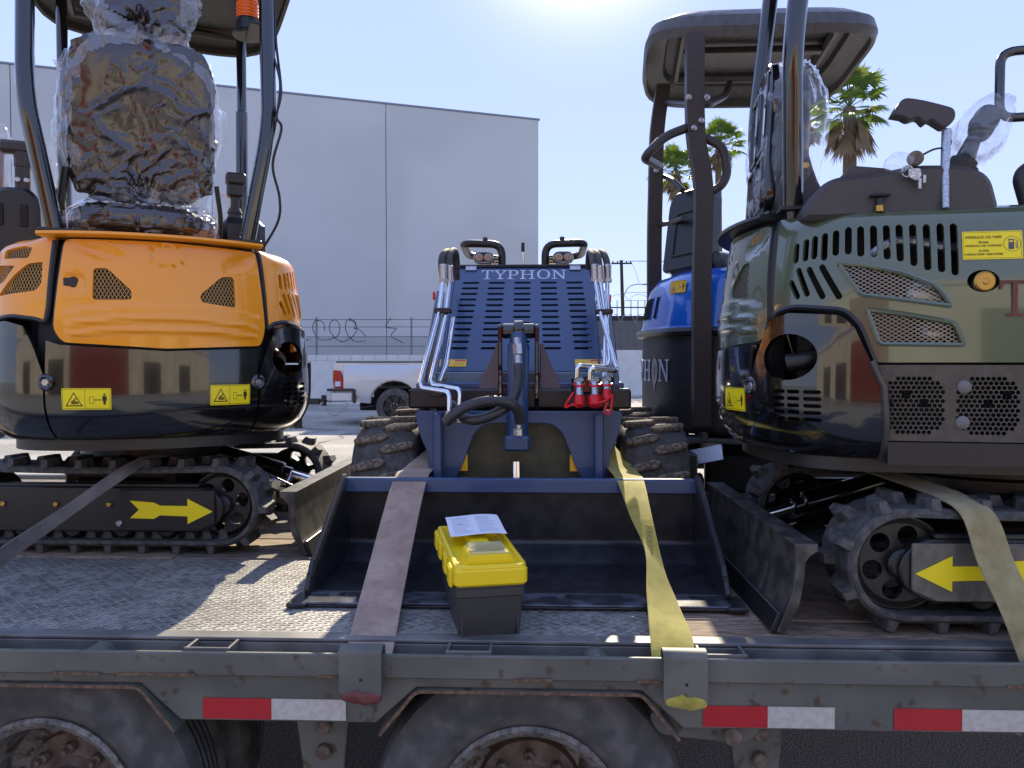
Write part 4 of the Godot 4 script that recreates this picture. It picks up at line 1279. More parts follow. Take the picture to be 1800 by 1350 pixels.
	part(key, "key_tag", moved(join([prism(poly([Vector2(-0.014, 0), Vector2(0.012, 0.0), Vector2(0.016, -0.018), Vector2(0.004, -0.03), Vector2(-0.014, -0.02)], 0.004), 0.006, 0.001), box(Vector3(0.007, 0.026, 0.006), 0.001, Vector3(0.012, -0.036, 0)), box(Vector3(0.007, 0.02, 0.006), 0.001, Vector3(0.022, -0.026, 0))]), Transform3D(side_at.basis, Vector3(0.442, 1.096, 0.33))), M.zinc)
	part(key, "key_ring", tube(along(func(q: Vector2) -> Vector3: return Vector3(0.440, 1.09 + q.y, 0.345 + q.x), Array(disc(Vector2.ZERO, 0.013, 14))), 0.0022, 6, false), M.zinc)
	part(key, "plastic_wrap", cushion(Vector3(0.012, 0.01, 0.024), 2.2, 0.012, 71, 30, 20), M.film_thick, at(Vector3(0.425, 1.115, 0.36)), 50.0)
	var js := part(o, "joystick", moved(lathe([Vector2(0, 0), Vector2(0.045, 0), Vector2(0.046, 0.012), Vector2(0.038, 0.014), Vector2(0.04, 0.026), Vector2(0.031, 0.029), Vector2(0.032, 0.042), Vector2(0.023, 0.047), Vector2(0.017, 0.10), Vector2(0, 0.10)], 20), at(Vector3(0.30, 1.105, 0.185), Vector3(-22, 0, 0))), M.charcoal, bx)
	part(js, "grip", cushion(Vector3(0.024, 0.045, 0.027), 2.6, 0.004, 73, 30, 24), M.satin, at(Vector3(0.30, 1.235, 0.125), Vector3(-25, 0, 0)), 60.0)
	part(js, "plastic_wrap", cushion(Vector3(0.036, 0.058, 0.045), 2.2, 0.024, 75, 60, 40, Vector2(1.2, 1.0)), M.film_thick, at(Vector3(0.30, 1.235, 0.122), Vector3(-25, 0, 0)), 50.0)
	part(o, "grab_handle", tube(fillet([Vector3(0.335, 1.405, -0.30), Vector3(0.305, 1.407, 0.092), Vector3(0.305, 1.243, 0.092), Vector3(0.335, 1.242, -0.30)], 0.035, 6), 0.0115, 12), M.black, bx)
	part(o, "travel_lever", tube(fillet([Vector3(0.31, 1.0, 0.02), Vector3(0.305, 1.10, 0.045), Vector3(0.30, 1.125, 0.01)], 0.03), 0.018, 10), M.charcoal, bx)
	part(o, "travel_lever", join([tube(fillet([Vector3(0.20, 1.0, -0.04), Vector3(0.20, 1.13, 0.0), Vector3(0.20, 1.14, -0.06)], 0.03), 0.018, 10)]), M.charcoal, bx)
	# lettering and stickers on the side
	var img := Image.create(256, 136, false, Image.FORMAT_RGB8)
	img.fill(Color(0.93, 0.84, 0.03))
	var k := Color(0.55, 0.47, 0.05)
	stroke(img, [Vector2(5, 5), Vector2(250, 5), Vector2(250, 130), Vector2(5, 130), Vector2(5, 5)], 2, k)
	stroke(img, Array(disc(Vector2(212, 64), 36, 28)) + [Vector2(248, 64)], 3, k)
	dab(img, rect(196, 40, 220, 90, 3), Color(0.30, 0.29, 0.30))
	img.fill_rect(Rect2i(200, 46, 16, 10), Color(0.85, 0.77, 0.1))
	stroke(img, [Vector2(220, 60), Vector2(228, 62), Vector2(228, 82), Vector2(234, 82), Vector2(234, 52), Vector2(226, 44)], 3, Color(0.30, 0.29, 0.30))
	decal(o, "tank_sticker", hood, Rect2(0.814, 0.873, 0.128, 0.066), printed(img), bx)
	var tb := Transform3D(Basis(Vector3(0, 0, -1), Vector3.UP, Vector3(1, 0, 0)), Vector3.ZERO)
	for e in [["HYDRAULIC OIL TANK", 0.0058, 0.925, 0.859], ["YB-N46", 0.0048, 0.913, 0.859], ["HYDRAULIC OIL STANDARD", 0.0032, 0.905, 0.859], ["YC-N46", 0.0048, 0.893, 0.859], ["CHANGE EVERY 1000 HOURS", 0.0032, 0.885, 0.859]]:
		var p := skin(e[3], hood_off(e[3], e[2]), e[2])
		part(o, "sticker_text", lettering(e[0], e[1], 0.0006, false, 500), M.ink, bx * Transform3D(tb.basis, p + Vector3(0.0026, 0, 0)))
	var tx := skin(1.128, hood_off(1.128, 0.78), 0.78)
	var tm := lettering("TYPHON", 0.083, 0.0012, true, 500)
	part(o, "lettering", tm, M.maroon, bx * Transform3D(tb.basis, tx + Vector3(0.0028, 0, 0)))

# ---------------------------------------------------------------- yard and background
func make_ground() -> void:
	var g := structure("ground", quad(Vector3(-300, 0, -400), Vector3(300, 0, -400), Vector3(300, 0, 200), Vector3(-300, 0, 200)), M.asphalt, 0.0)
	g.name = "ground"
	structure("yard_pavement", quad(Vector3(-14, 0.004, -9.5), Vector3(14, 0.004, -9.5), Vector3(14, 0.004, 7), Vector3(-14, 0.004, 7)), M.chips, 0.0)
	# cracks sealed with dark tar across the open yard
	var tar := surface(Color(0.16, 0.16, 0.165), Color(0.21, 0.21, 0.21), 0.05, 1.0, 0.8, 0.0, 0.0, 81, 0.3, 0.7, true)
	for k in 16:
		var p := Vector3(rng.randf_range(-12, 10), 0.008, rng.randf_range(-22, -9.8))
		var dir := rng.randf_range(0, TAU)
		var a := []
		var b := []
		for i in 14:
			var w := rng.randf_range(0.006, 0.022)
			var side := Vector3(-sin(dir), 0, cos(dir)) * w
			a.append(p - side)
			b.append(p + side)
			p += Vector3(cos(dir), 0, sin(dir)) * 0.28
			dir += rng.randf_range(-0.6, 0.6)
		var s := PackedVector3Array()
		for i in 13:
			s.append_array(quad(a[i], b[i], b[i + 1], a[i + 1]))
		structure("pavement_crack", s, tar, 0.0)

func palm(label: String, at_: Vector3, h: float, r: float, trunk_r: float, skirt_len: float, seed_: int) -> void:
	rng.seed = seed_
	var o := thing("palm_tree", label, "palm tree", at_, 0.0, "fan palms behind the yard")
	var path := []
	for i in 15:
		var t := i / 14.0
		path.append(Vector3(sin(t * 2.0 + seed_) * 0.12, h * t, cos(t * 1.7 + seed_) * 0.1))
	path[14] = Vector3(0, h, 0)
	part(o, "trunk", tube(path, trunk_r * 1.25, 12, true, trunk_r), M.trunk)
	for k in 50:
		var dead := k >= 32
		var el := lerpf(1.4, -0.5, (k % 32) / 31.0) + rng.randf_range(-0.12, 0.12)
		if dead:
			el = rng.randf_range(-1.35, -0.75)
		var az := k * 2.39996 + rng.randf_range(-0.25, 0.25)
		var dir := Vector3(cos(az) * cos(el), sin(el), sin(az) * cos(el))
		var stalk := r * rng.randf_range(0.48, 0.70)
		var root := Vector3(0, h + 0.05, 0)
		if dead:
			stalk = r * 0.22
			root = Vector3(cos(az), 0, sin(az)) * trunk_r + Vector3(0, h - rng.randf_range(0.0, skirt_len * 0.55), 0)
		var tip := root + dir * stalk + Vector3(0, -0.08 * stalk, 0)
		var s := band([root - Vector3(0.025, 0, 0), tip - Vector3(0.014, 0, 0)], [root + Vector3(0.025, 0, 0), tip + Vector3(0.014, 0, 0)], 0.03)
		var x := dir.cross(Vector3.UP).normalized()
		var up := x.cross(dir).normalized()
		var n := 20 if not dead else 11
		var leaf := r * rng.randf_range(0.46, 0.58) if not dead else skirt_len * rng.randf_range(0.45, 0.65)
		for i in n:
			var a := lerpf(-1.75, 1.75, i / (n - 1.0)) * (1.0 if not dead else 0.25)
			var d := (dir * cos(a) + x * sin(a)).normalized()
			var l := leaf * (0.72 + 0.28 * cos(a * 0.8)) * rng.randf_range(0.86, 1.08)
			var side := d.cross(up).normalized() * leaf * (0.050 if not dead else 0.042)
			var fold := up * leaf * 0.02
			var q1 := tip + d * l * 0.55 + Vector3(0, -l * 0.05, 0)
			var droop := Vector3(0, -l * rng.randf_range(0.10, 0.36), 0)
			var q2 := tip + d * l * 0.9 + droop
			s.append_array([tip, q1 + side - fold, q1 + fold, tip, q1 + fold, q1 - side - fold])
			s.append_array([q1 + side - fold, q2, q1 + fold, q1 + fold, q2, q1 - side - fold])
		part(o, "dead_frond" if dead else "frond", s, M.frond_dead if dead else (M.frond_pale if k % 3 == 0 else M.frond), Transform3D.IDENTITY, 0.0)

func link_mesh(w: float, h: float, pitch: float, t: float) -> PackedVector3Array:
	return strands(flat, rect(0, 0, w, h), Vector2(pitch, pitch), t)

func make_background() -> void:
	# grey tilt-up warehouse whose long wall runs away to the right
	var c := Vector3(-0.053, 0, -38)
	var dirv := Vector3(-0.938, 0, 0.347)
	var back := Vector3(-0.347, 0, -0.938)
	var wh := thing("warehouse", "tall plain grey concrete warehouse standing behind the silver pickup", "building", c, atan2(0.347, 0.938) * -1.0 + PI)
	var bx := Transform3D.IDENTITY
	wh.rotation.y = 0.0
	wh.transform.basis = Basis(-dirv, Vector3.UP, (-dirv).cross(Vector3.UP))
	var hgt := 13.3
	part(wh, "building_core", box(Vector3(52.3, hgt - 0.3, 24), 0.0, Vector3(-26.3, (hgt - 0.3) / 2, -12.25)), M.concrete_panel)
	for k in 7:
		part(wh, "wall_panel", box(Vector3(7.45, hgt, 0.22), 0.012, Vector3(-3.75 - 7.48 * k, hgt / 2 + 0.0, -0.11)), M.concrete_panel)
	part(wh, "parapet_cap", box(Vector3(52.5, 0.09, 0.34), 0.01, Vector3(-26.2, hgt + 0.046, -0.15)), M.galv)
	# block wall with wire fence behind the pickup
	var D := 26.0
	var x0 := -16.0
	var x1 := -0.6
	var wl := thing("block_wall", "pale painted block wall topped with wire fence beside the pickup", "wall", Vector3(x0, 0, -D))
	part(wl, "wall_body", box(Vector3(x1 - x0, 1.48, 0.2), 0.0, Vector3((x1 - x0) / 2, 0.74, 0)), M.block)
	for k in int((x1 - x0) / 0.4):
		part(wl, "block", box(Vector3(0.39, 0.19, 0.21), 0.008, Vector3(0.2 + k * 0.4, 1.58, 0)), M.block)
	var fe := thing("wire_fence", "chain-link fence with tangled barbed wire on top of the pale block wall", "fence", Vector3(x0, 1.68, -D))
	for k in 5:
		part(fe, "fence_post", rod_between(Vector3(1.9 + k * 3.25, -0.1, 0.02), Vector3(1.9 + k * 3.25, 1.28, 0.02), 0.035, 0.0, 10), M.galv)
	var lm := part(fe, "chain_link", link_mesh(x1 - x0, 0.62, 0.075, 0.006), M.galv, at(Vector3(0, 0.0, 0.03)), 0.0)
	lm.set_meta("kind", "stuff")
	for y in [0.62, 0.30, 0.95, 1.2]:
		part(fe, "strand_wire", rod_between(Vector3(0, y, 0.05), Vector3(x1 - x0, y, 0.05), 0.009, 0.0, 5), M.dark_wire)
	rng.seed = 21
	for k in 7:
		var px := 5.2 + k * 1.5 + rng.randf_range(-0.3, 0.3)
		var pts := []
		if k < 3:
			for i in 22:
				var a := i * 0.85
				pts.append(Vector3(px + i * 0.075 + cos(a) * 0.33, 0.82 + sin(a) * 0.36 * rng.randf_range(0.8, 1.1), 0.05 + rng.randf_range(-0.2, 0.2)))
		else:
			var q := Vector3(px, 1.25, 0.05)
			for i in 6:
				pts.append(q)
				q += Vector3(rng.randf_range(-0.2, 0.42), rng.randf_range(-0.34, 0.02), rng.randf_range(-0.08, 0.08))
		part(fe, "barbed_wire", tube(spline(pts, 4), 0.014, 5), M.dark_wire)
	# white wall and palings on the right
	var rw := thing("boundary_wall", "white boundary wall below the steel palings beside the loader", "wall", Vector3(0.2, 0, -33.6))
	part(rw, "wall_body", box(Vector3(26, 1.98, 0.25), 0.01, Vector3(13, 0.99, 0)), M.block)
	part(rw, "wall_foot", box(Vector3(26, 0.14, 0.32), 0.01, Vector3(13, 0.07, 0)), M.block)
	var pf := thing("paling_fence", "grey steel paling fence with wire mesh above the white boundary wall", "fence", Vector3(0.2, 1.98, -33.6))
	for k in 84:
		part(pf, "paling", box(Vector3(0.03, 2.15, 0.03), 0.0, Vector3(0.15 + k * 0.30, 1.075, 0)), M.dark_wire)
	for y in [0.35, 1.85]:
		part(pf, "fence_rail", box(Vector3(26, 0.05, 0.04), 0.0, Vector3(13, y, -0.035)), M.dark_wire)
	var pm := part(pf, "wire_mesh", link_mesh(14, 1.25, 0.10, 0.012), M.galv, at(Vector3(0, 0.02, 0.05)), 0.0)
	pm.set_meta("kind", "stuff")
	for k in 14:
		var pts := []
		for i in 13:
			var a := PI * i / 12.0
			pts.append(Vector3(0.5 + k * 0.62 - cos(a) * 0.28, 1.15 + sin(a) * 0.42, 0.12))
		part(pf, "wire_hoop", tube(pts, 0.018, 5), M.galv)
		var top := []
		for i in 13:
			var a := PI * i / 12.0
			top.append(Vector3(0.5 + k * 0.9 - cos(a) * 0.42, 2.1 + sin(a) * 0.3, 0.05))
		part(pf, "razor_hoop", tube(top, 0.008, 4), M.galv)
	var ct := thing("dark_backdrop", "dark ribbed container behind the steel paling fence", "backdrop", Vector3(6.5, 0, -38.5))  # stand-in box added for an unidentified dark band behind the palings
	part(ct, "backdrop_shell", box(Vector3(12, 3.7, 2.4), 0.03, Vector3(0, 1.85, 0)), M.dark)
	for k in 38:
		part(ct, "wall_rib", box(Vector3(0.14, 3.4, 0.05), 0.012, Vector3(-5.85 + k * 0.315, 1.85, 1.225)), M.dark)
	# utility pole with crossarm, lamp arm and wires
	var pb := Vector3(6.493, 0, -60)
	var up := thing("utility_pole", "wooden utility pole with one crossarm and a street lamp arm", "pole", pb)
	part(up, "pole", tube([Vector3(0.1, 0, 0), Vector3(-0.2, 9.4, 0)], 0.17, 10, true, 0.12), M.wood_pole)
	part(up, "crossarm", box(Vector3(1.6, 0.12, 0.10), 0.01, Vector3(-0.18, 9.15, 0.1)), M.wood_pole)
	for x in [-0.85, -0.5, 0.2, 0.5]:
		part(up, "insulator", moved(lathe([Vector2(0.03, 0), Vector2(0.05, 0.05), Vector2(0.03, 0.14), Vector2(0, 0.15)], 8), at(Vector3(x, 9.21, 0.1))), M.dark_wire)
	part(up, "lamp_arm", tube(spline([Vector3(-0.02, 6.6, 0), Vector3(0.35, 7.3, 0), Vector3(0.9, 7.52, 0), Vector3(1.5, 7.55, 0)]), 0.035, 6), M.galv)
	part(up, "lamp_head", box(Vector3(0.5, 0.10, 0.2), 0.03, Vector3(1.7, 7.53, 0)), M.galv)
	part(up, "drop_wire", tube(spline([Vector3(0.5, 9.3, 0.1), Vector3(0.9, 8.5, 0.1), Vector3(1.15, 7.6, 0.1)]), 0.012, 4), M.dark_wire)
	for e in [[0.5, 9.35, 9.9], [-0.5, 9.35, 9.8], [0.1, 6.9, 8.2], [0.1, 6.3, 7.3]]:
		var pts := []
		for i in 13:
			var t := i / 12.0
			pts.append(Vector3(e[0] + 34 * t, lerpf(e[1], e[2], t) - sin(t * PI) * 0.5, 4.0 * t))
		part(up, "overhead_wire", tube(pts, 0.014, 4), M.dark_wire)
	palm("large fan palm with thick brown skirt rising behind the green excavator", Vector3(16.453, 0, -42), 15.0, 2.35, 0.33, 2.6, 5)
	palm("slender fan palm seen to the right of the canopy excavator's near post", Vector3(11.924, 0, -52), 15.9, 1.9, 0.20, 1.3, 8)
	palm("shaggy fan palm half hidden behind the canopy excavator's far post", Vector3(9.048, 0, -52), 14.2, 1.85, 0.28, 1.6, 12)
	palm("small fan palm half hidden behind the green excavator's seat", Vector3(19.718, 0, -58), 19.2, 1.9, 0.25, 1.6, 15)
	rng.seed = 99
	# buildings across the street behind the camera, which the glossy paint mirrors
	var sb := thing("street_building", "low cream building with red-brown bay across the street behind the camera", "building", Vector3(0, 0, 15))
	part(sb, "wall", box(Vector3(46, 5.2, 6), 0.02, Vector3(0, 2.6, 3)), M.cream_wall)
	part(sb, "red_bay", box(Vector3(9.5, 4.4, 0.5), 0.02, Vector3(-2.5, 2.3, -0.2)), M.red_wall)
	for x in [-17.0, -10.0, 6.5, 13.5]:
		part(sb, "roller_door", box(Vector3(3.0, 3.4, 0.12), 0.02, Vector3(x, 1.72, -0.02)), M.dark)
	part(sb, "parapet", box(Vector3(46.4, 0.3, 6.4), 0.02, Vector3(0, 5.36, 3)), M.cream_wall)

# ---------------------------------------------------------------- flatbed trailer
func make_trailer() -> void:
	var o := thing("flatbed_trailer", "dark steel flatbed trailer with plank and tread-plate deck and dual wheels", "trailer", Vector3(0, 0, 0))
	var D0 := -1.72
	var D1 := -4.2
	# plank deck
	var n := 0
	var z := -1.765
	rng.seed = 31
	while z > D1 + 0.1:
		var w := 0.138
		var x0 := -6.0 if z < -2.42 else 0.275
		var split := rng.randf_range(0.9, 1.9)
		for seg in [[x0, split], [split, 6.0]] if x0 > 0.0 else [[x0, -1.8 + rng.randf_range(-0.4, 0.4)], [-1.2, split], [split, 6.0]]:
			if x0 < 0.0 and seg[1] == split:
				seg[0] = -1.2
			if x0 < 0.0 and seg[0] == x0:
				seg[1] = -1.2
			var pl := part(o, "deck_plank", box(Vector3(seg[1] - seg[0] - 0.004, 0.036, w - 0.006), 0.003, Vector3((seg[0] + seg[1]) / 2, DECK - 0.018 - rng.randf_range(0.0, 0.003), z - w / 2)), M.woods[n % 4])
			n += 1
		z -= w
	# tread plate on the near left
	var pt := part(o, "tread_plate", box(Vector3(6.27, 0.008, 0.67), 0.001, Vector3(-2.865, DECK - 0.002, -2.085)), M.plate)
	var b := PackedVector3Array()
	var shape := [Vector3(-0.012, 0, 0), Vector3(-0.004, 0.0011, -0.002), Vector3(0.004, 0.0011, -0.002), Vector3(0.012, 0, 0), Vector3(0.004, 0.0011, 0.002), Vector3(-0.004, 0.0011, 0.002)]
	var zz := -1.768
	var row := 0
	while zz > -2.41:
		var xx := -2.3 + (0.017 if row % 2 == 1 else 0.0)
		while xx < 0.26:
			for alt in 2:
				var t := Transform3D(Basis(Vector3.UP, 0.6 if alt == 0 else -0.6), Vector3(xx + alt * 0.017, DECK + 0.002, zz + alt * 0.0))
				var q := []
				for k in 6:
					q.append(t * shape[k])
				b.append_array([q[0], q[1], q[5], q[1], q[2], q[4], q[1], q[4], q[5], q[2], q[3], q[4]])
				var lo := -0.003
				b.append_array([q[0], q[1] + Vector3(0, 0, lo), q[1], q[2], q[2] + Vector3(0, 0, lo), q[3]])
			xx += 0.034
		zz -= 0.0155
		row += 1
	var tr := part(pt, "tread_pattern", b, M.plate_wear, Transform3D.IDENTITY, 30.0)
	tr.set_meta("kind", "stuff")
	part(o, "deck_edge_angle", join([box(Vector3(12, 0.008, 0.045), 0.002, Vector3(0, DECK + 0.001, -1.7425)), box(Vector3(12, 0.11, 0.008), 0.002, Vector3(0, DECK - 0.06, -1.724))]), M.steel_edge)
	part(o, "rub_rail", box(Vector3(12, 0.052, 0.012), 0.003, Vector3(0, DECK - 0.026, -1.646)), M.frame)
	for k in 10:
		part(o, "rust_patch", box(Vector3(rng.randf_range(0.03, 0.12), 0.006, 0.002), 0.0, Vector3(rng.randf_range(-1.3, 1.4), DECK - 0.049, -1.6392 + k * 0.0004)), M.rust)
	# side frame with wheel cut-outs
	var ax := [-1.128, -0.024, 1.94]
	var top := DECK - 0.053
	var low := DECK - 0.157
	var mid := DECK - 0.077
	var p := [Vector2(-6, top), Vector2(6, top), Vector2(6, low)]
	var under := []
	for a in [3.0, -0.024, -1.128, -4.0]:
		under.append_array([Vector2(a + 0.335, low), Vector2(a + 0.245, mid), Vector2(a - 0.245, mid), Vector2(a - 0.335, low)])
	p.append_array(under)
	p.append(Vector2(-6, low))
	part(o, "side_frame", moved(prism(poly(p), 0.012, 0.002), at(Vector3(0, 0, -1.662))), M.frame, Transform3D.IDENTITY, 20.0)
	for a in [-0.024, -1.128]:
		var edge := [Vector3(a - 0.325, low - 0.022, -1.67), Vector3(a - 0.245, mid - 0.004, -1.67), Vector3(a + 0.245, mid - 0.004, -1.67), Vector3(a + 0.325, low - 0.022, -1.67)]
		var A := []
		var B := []
		for q in fillet(edge, 0.015, 3):
			A.append(q + Vector3(0, 0, 0.026))
			B.append(q + Vector3(0, 0, -0.09))
		part(o, "arch_flange", band(A, B, 0.007), M.frame)
		part(o, "rusted_edge", band(A, fillet([edge[0] + Vector3(0, 0, 0.0268), edge[1] + Vector3(0, 0, 0.0268), edge[2] + Vector3(0, 0, 0.0268), edge[3] + Vector3(0, 0, 0.0268)], 0.015, 3), 0.0074), M.rust)
	for x in [-2.15, -0.735, -0.155, 0.397, 1.55]:
		part(o, "stake_pocket", join([box(Vector3(0.006, 0.05, 0.062), 0.001, Vector3(x - 0.047, DECK - 0.022, -1.686)), box(Vector3(0.006, 0.05, 0.062), 0.001, Vector3(x + 0.047, DECK - 0.022, -1.686)), box(Vector3(0.10, 0.056, 0.005), 0.001, Vector3(x, DECK - 0.022, -1.655))]), M.steel_edge)
	for x in [-1.0, -0.43, 0.125, 0.77]:
		part(o, "pipe_spool", moved(lathe([Vector2(0.018, -0.035), Vector2(0.03, -0.035), Vector2(0.03, 0.035), Vector2(0.018, 0.035)], 20), at(Vector3(x, DECK - 0.035, -1.688), Vector3(90, 0, 0))), M.frame)
	# reflective tape
	for e in [[-0.743, -0.59, M.tape_red], [-0.59, -0.424, M.tape_white], [0.352, 0.490, M.tape_red], [0.490, 0.633, M.tape_white], [0.757, 0.90, M.tape_red], [0.90, 1.06, M.tape_white], [1.2, 1.35, M.tape_red], [1.35, 1.5, M.tape_white]]:
		part(o, "reflective_tape", box(Vector3(e[1] - e[0] - 0.001, 0.046, 0.0015), 0.0, Vector3((e[0] + e[1]) / 2, DECK - 0.129, -1.6542)), e[2])
	# inner beams, cross members
	part(o, "main_beam", join([box(Vector3(12, 0.22, 0.10), 0.01, Vector3(0, DECK - 0.15, -2.35)), box(Vector3(12, 0.22, 0.10), 0.01, Vector3(0, DECK - 0.15, -3.55))]), M.dark)
	for k in 20:
		part(o, "cross_member", box(Vector3(0.05, 0.09, 2.3), 0.004, Vector3(-5.7 + k * 0.6, DECK - 0.085, -2.95)), M.dark)
	part(o, "far_rail", box(Vector3(12, 0.12, 0.05), 0.004, Vector3(0, DECK - 0.055, -4.24)), M.frame)
	# axles, hangers, wheels
	for x in [-0.52, 0.50]:
		part(o, "spring_hanger", join([prism(poly([Vector2(-0.07, 0.0), Vector2(0.075, 0.0), Vector2(0.05, -0.26), Vector2(-0.035, -0.26)], 0.02), 0.02, 0.003)]), M.frame, at(Vector3(x, low + 0.02, -1.80)))
		for y in [-0.07, -0.13]:
			part(o, "hanger_bolt", moved(rod(0.018, 0.03, 0.004, 8), at(Vector3(x + 0.01, low + y, -1.785), Vector3(90, 0, 0))), M.hub)
	part(o, "equalizer", moved(prism(poly([Vector2(-0.12, 0.03), Vector2(0.10, 0.05), Vector2(0.14, 0.0), Vector2(0.10, -0.04), Vector2(-0.10, -0.02)], 0.03), 0.03, 0.004), at(Vector3(0.36, low - 0.02, -1.72))), M.frame)
	part(o, "shackle_bolt", moved(rod(0.022, 0.05, 0.004, 8), at(Vector3(0.425, low - 0.03, -1.70), Vector3(90, 0, 0))), M.hub)
	for a in [-1.128, -0.024]:
		part(o, "axle", rod_between(Vector3(a, 0.355, -1.8), Vector3(a, 0.355, -4.1), 0.055, 0.0, 12), M.dark)
		for e in [[-1.68, 1.0], [-1.95, -1.0], [-3.95, 1.0], [-4.2, -1.0]]:
			build_trailer_wheel(o, Vector3(a, 0.355, e[0]), e[1] > 0.0 and e[0] > -2.0)

func build_trailer_wheel(o: Node3D, c: Vector3, dished: bool) -> void:
	# tyre: section turned about z, face towards +z at the wheel's plane
	var sec := [Vector2(0.215, -0.18), Vector2(0.25, -0.20), Vector2(0.32, -0.205), Vector2(0.345, -0.19), Vector2(0.355, -0.16), Vector2(0.355, -0.05), Vector2(0.345, -0.02), Vector2(0.325, -0.008), Vector2(0.318, -0.004), Vector2(0.27, 0.0), Vector2(0.262, 0.003), Vector2(0.25, 0.0), Vector2(0.215, -0.012), Vector2(0.205, -0.02)]
	var w := part(o, "wheel", lathe(sec, 72), M.tyre, Transform3D(Basis(Vector3.RIGHT, Vector3(0, 0, 1), Vector3(0, -1, 0)), c), 35.0)
	w.set_meta("label", "scuffed black trailer tyre")
	var grooves := PackedVector3Array()
	for y in [-0.065, -0.085, -0.105, -0.125]:
		grooves.append_array(lathe([Vector2(0.3556, y - 0.004), Vector2(0.3562, y), Vector2(0.3556, y + 0.004)], 60))
	part(w, "tread_groove", grooves, M.void)
	var rm := part(w, "rim", lathe([Vector2(0.205, -0.03), Vector2(0.212, -0.006), Vector2(0.205, 0.003), Vector2(0.196, -0.002), Vector2(0.186, -0.012), Vector2(0.18, -0.06), Vector2(0.165, -0.13), Vector2(0.14, -0.15), Vector2(0.125, -0.152), Vector2(0.05, -0.152), Vector2(0.05, -0.16)], 56), M.rim, Transform3D.IDENTITY, 30.0)
	rm.set_meta("label", "rust-spotted grey steel rim")
	if dished:
		part(w, "hub", lathe([Vector2(0.125, -0.15), Vector2(0.12, -0.13), Vector2(0.07, -0.12), Vector2(0.055, -0.10), Vector2(0.052, -0.06), Vector2(0.045, -0.05), Vector2(0, -0.05)], 32), M.hub, Transform3D.IDENTITY, 30.0)
		for k in 8:
			var a := TAU * (k + 0.5) / 8 + 0.39
			part(w, "lug_nut", join([rod(0.014, 0.026, 0.004, 6), moved(rod(0.007, 0.02, 0.001, 8), at(Vector3(0, 0.02, 0)))]), M.hub, at(Vector3(cos(a) * 0.093, -0.108, sin(a) * 0.093)))

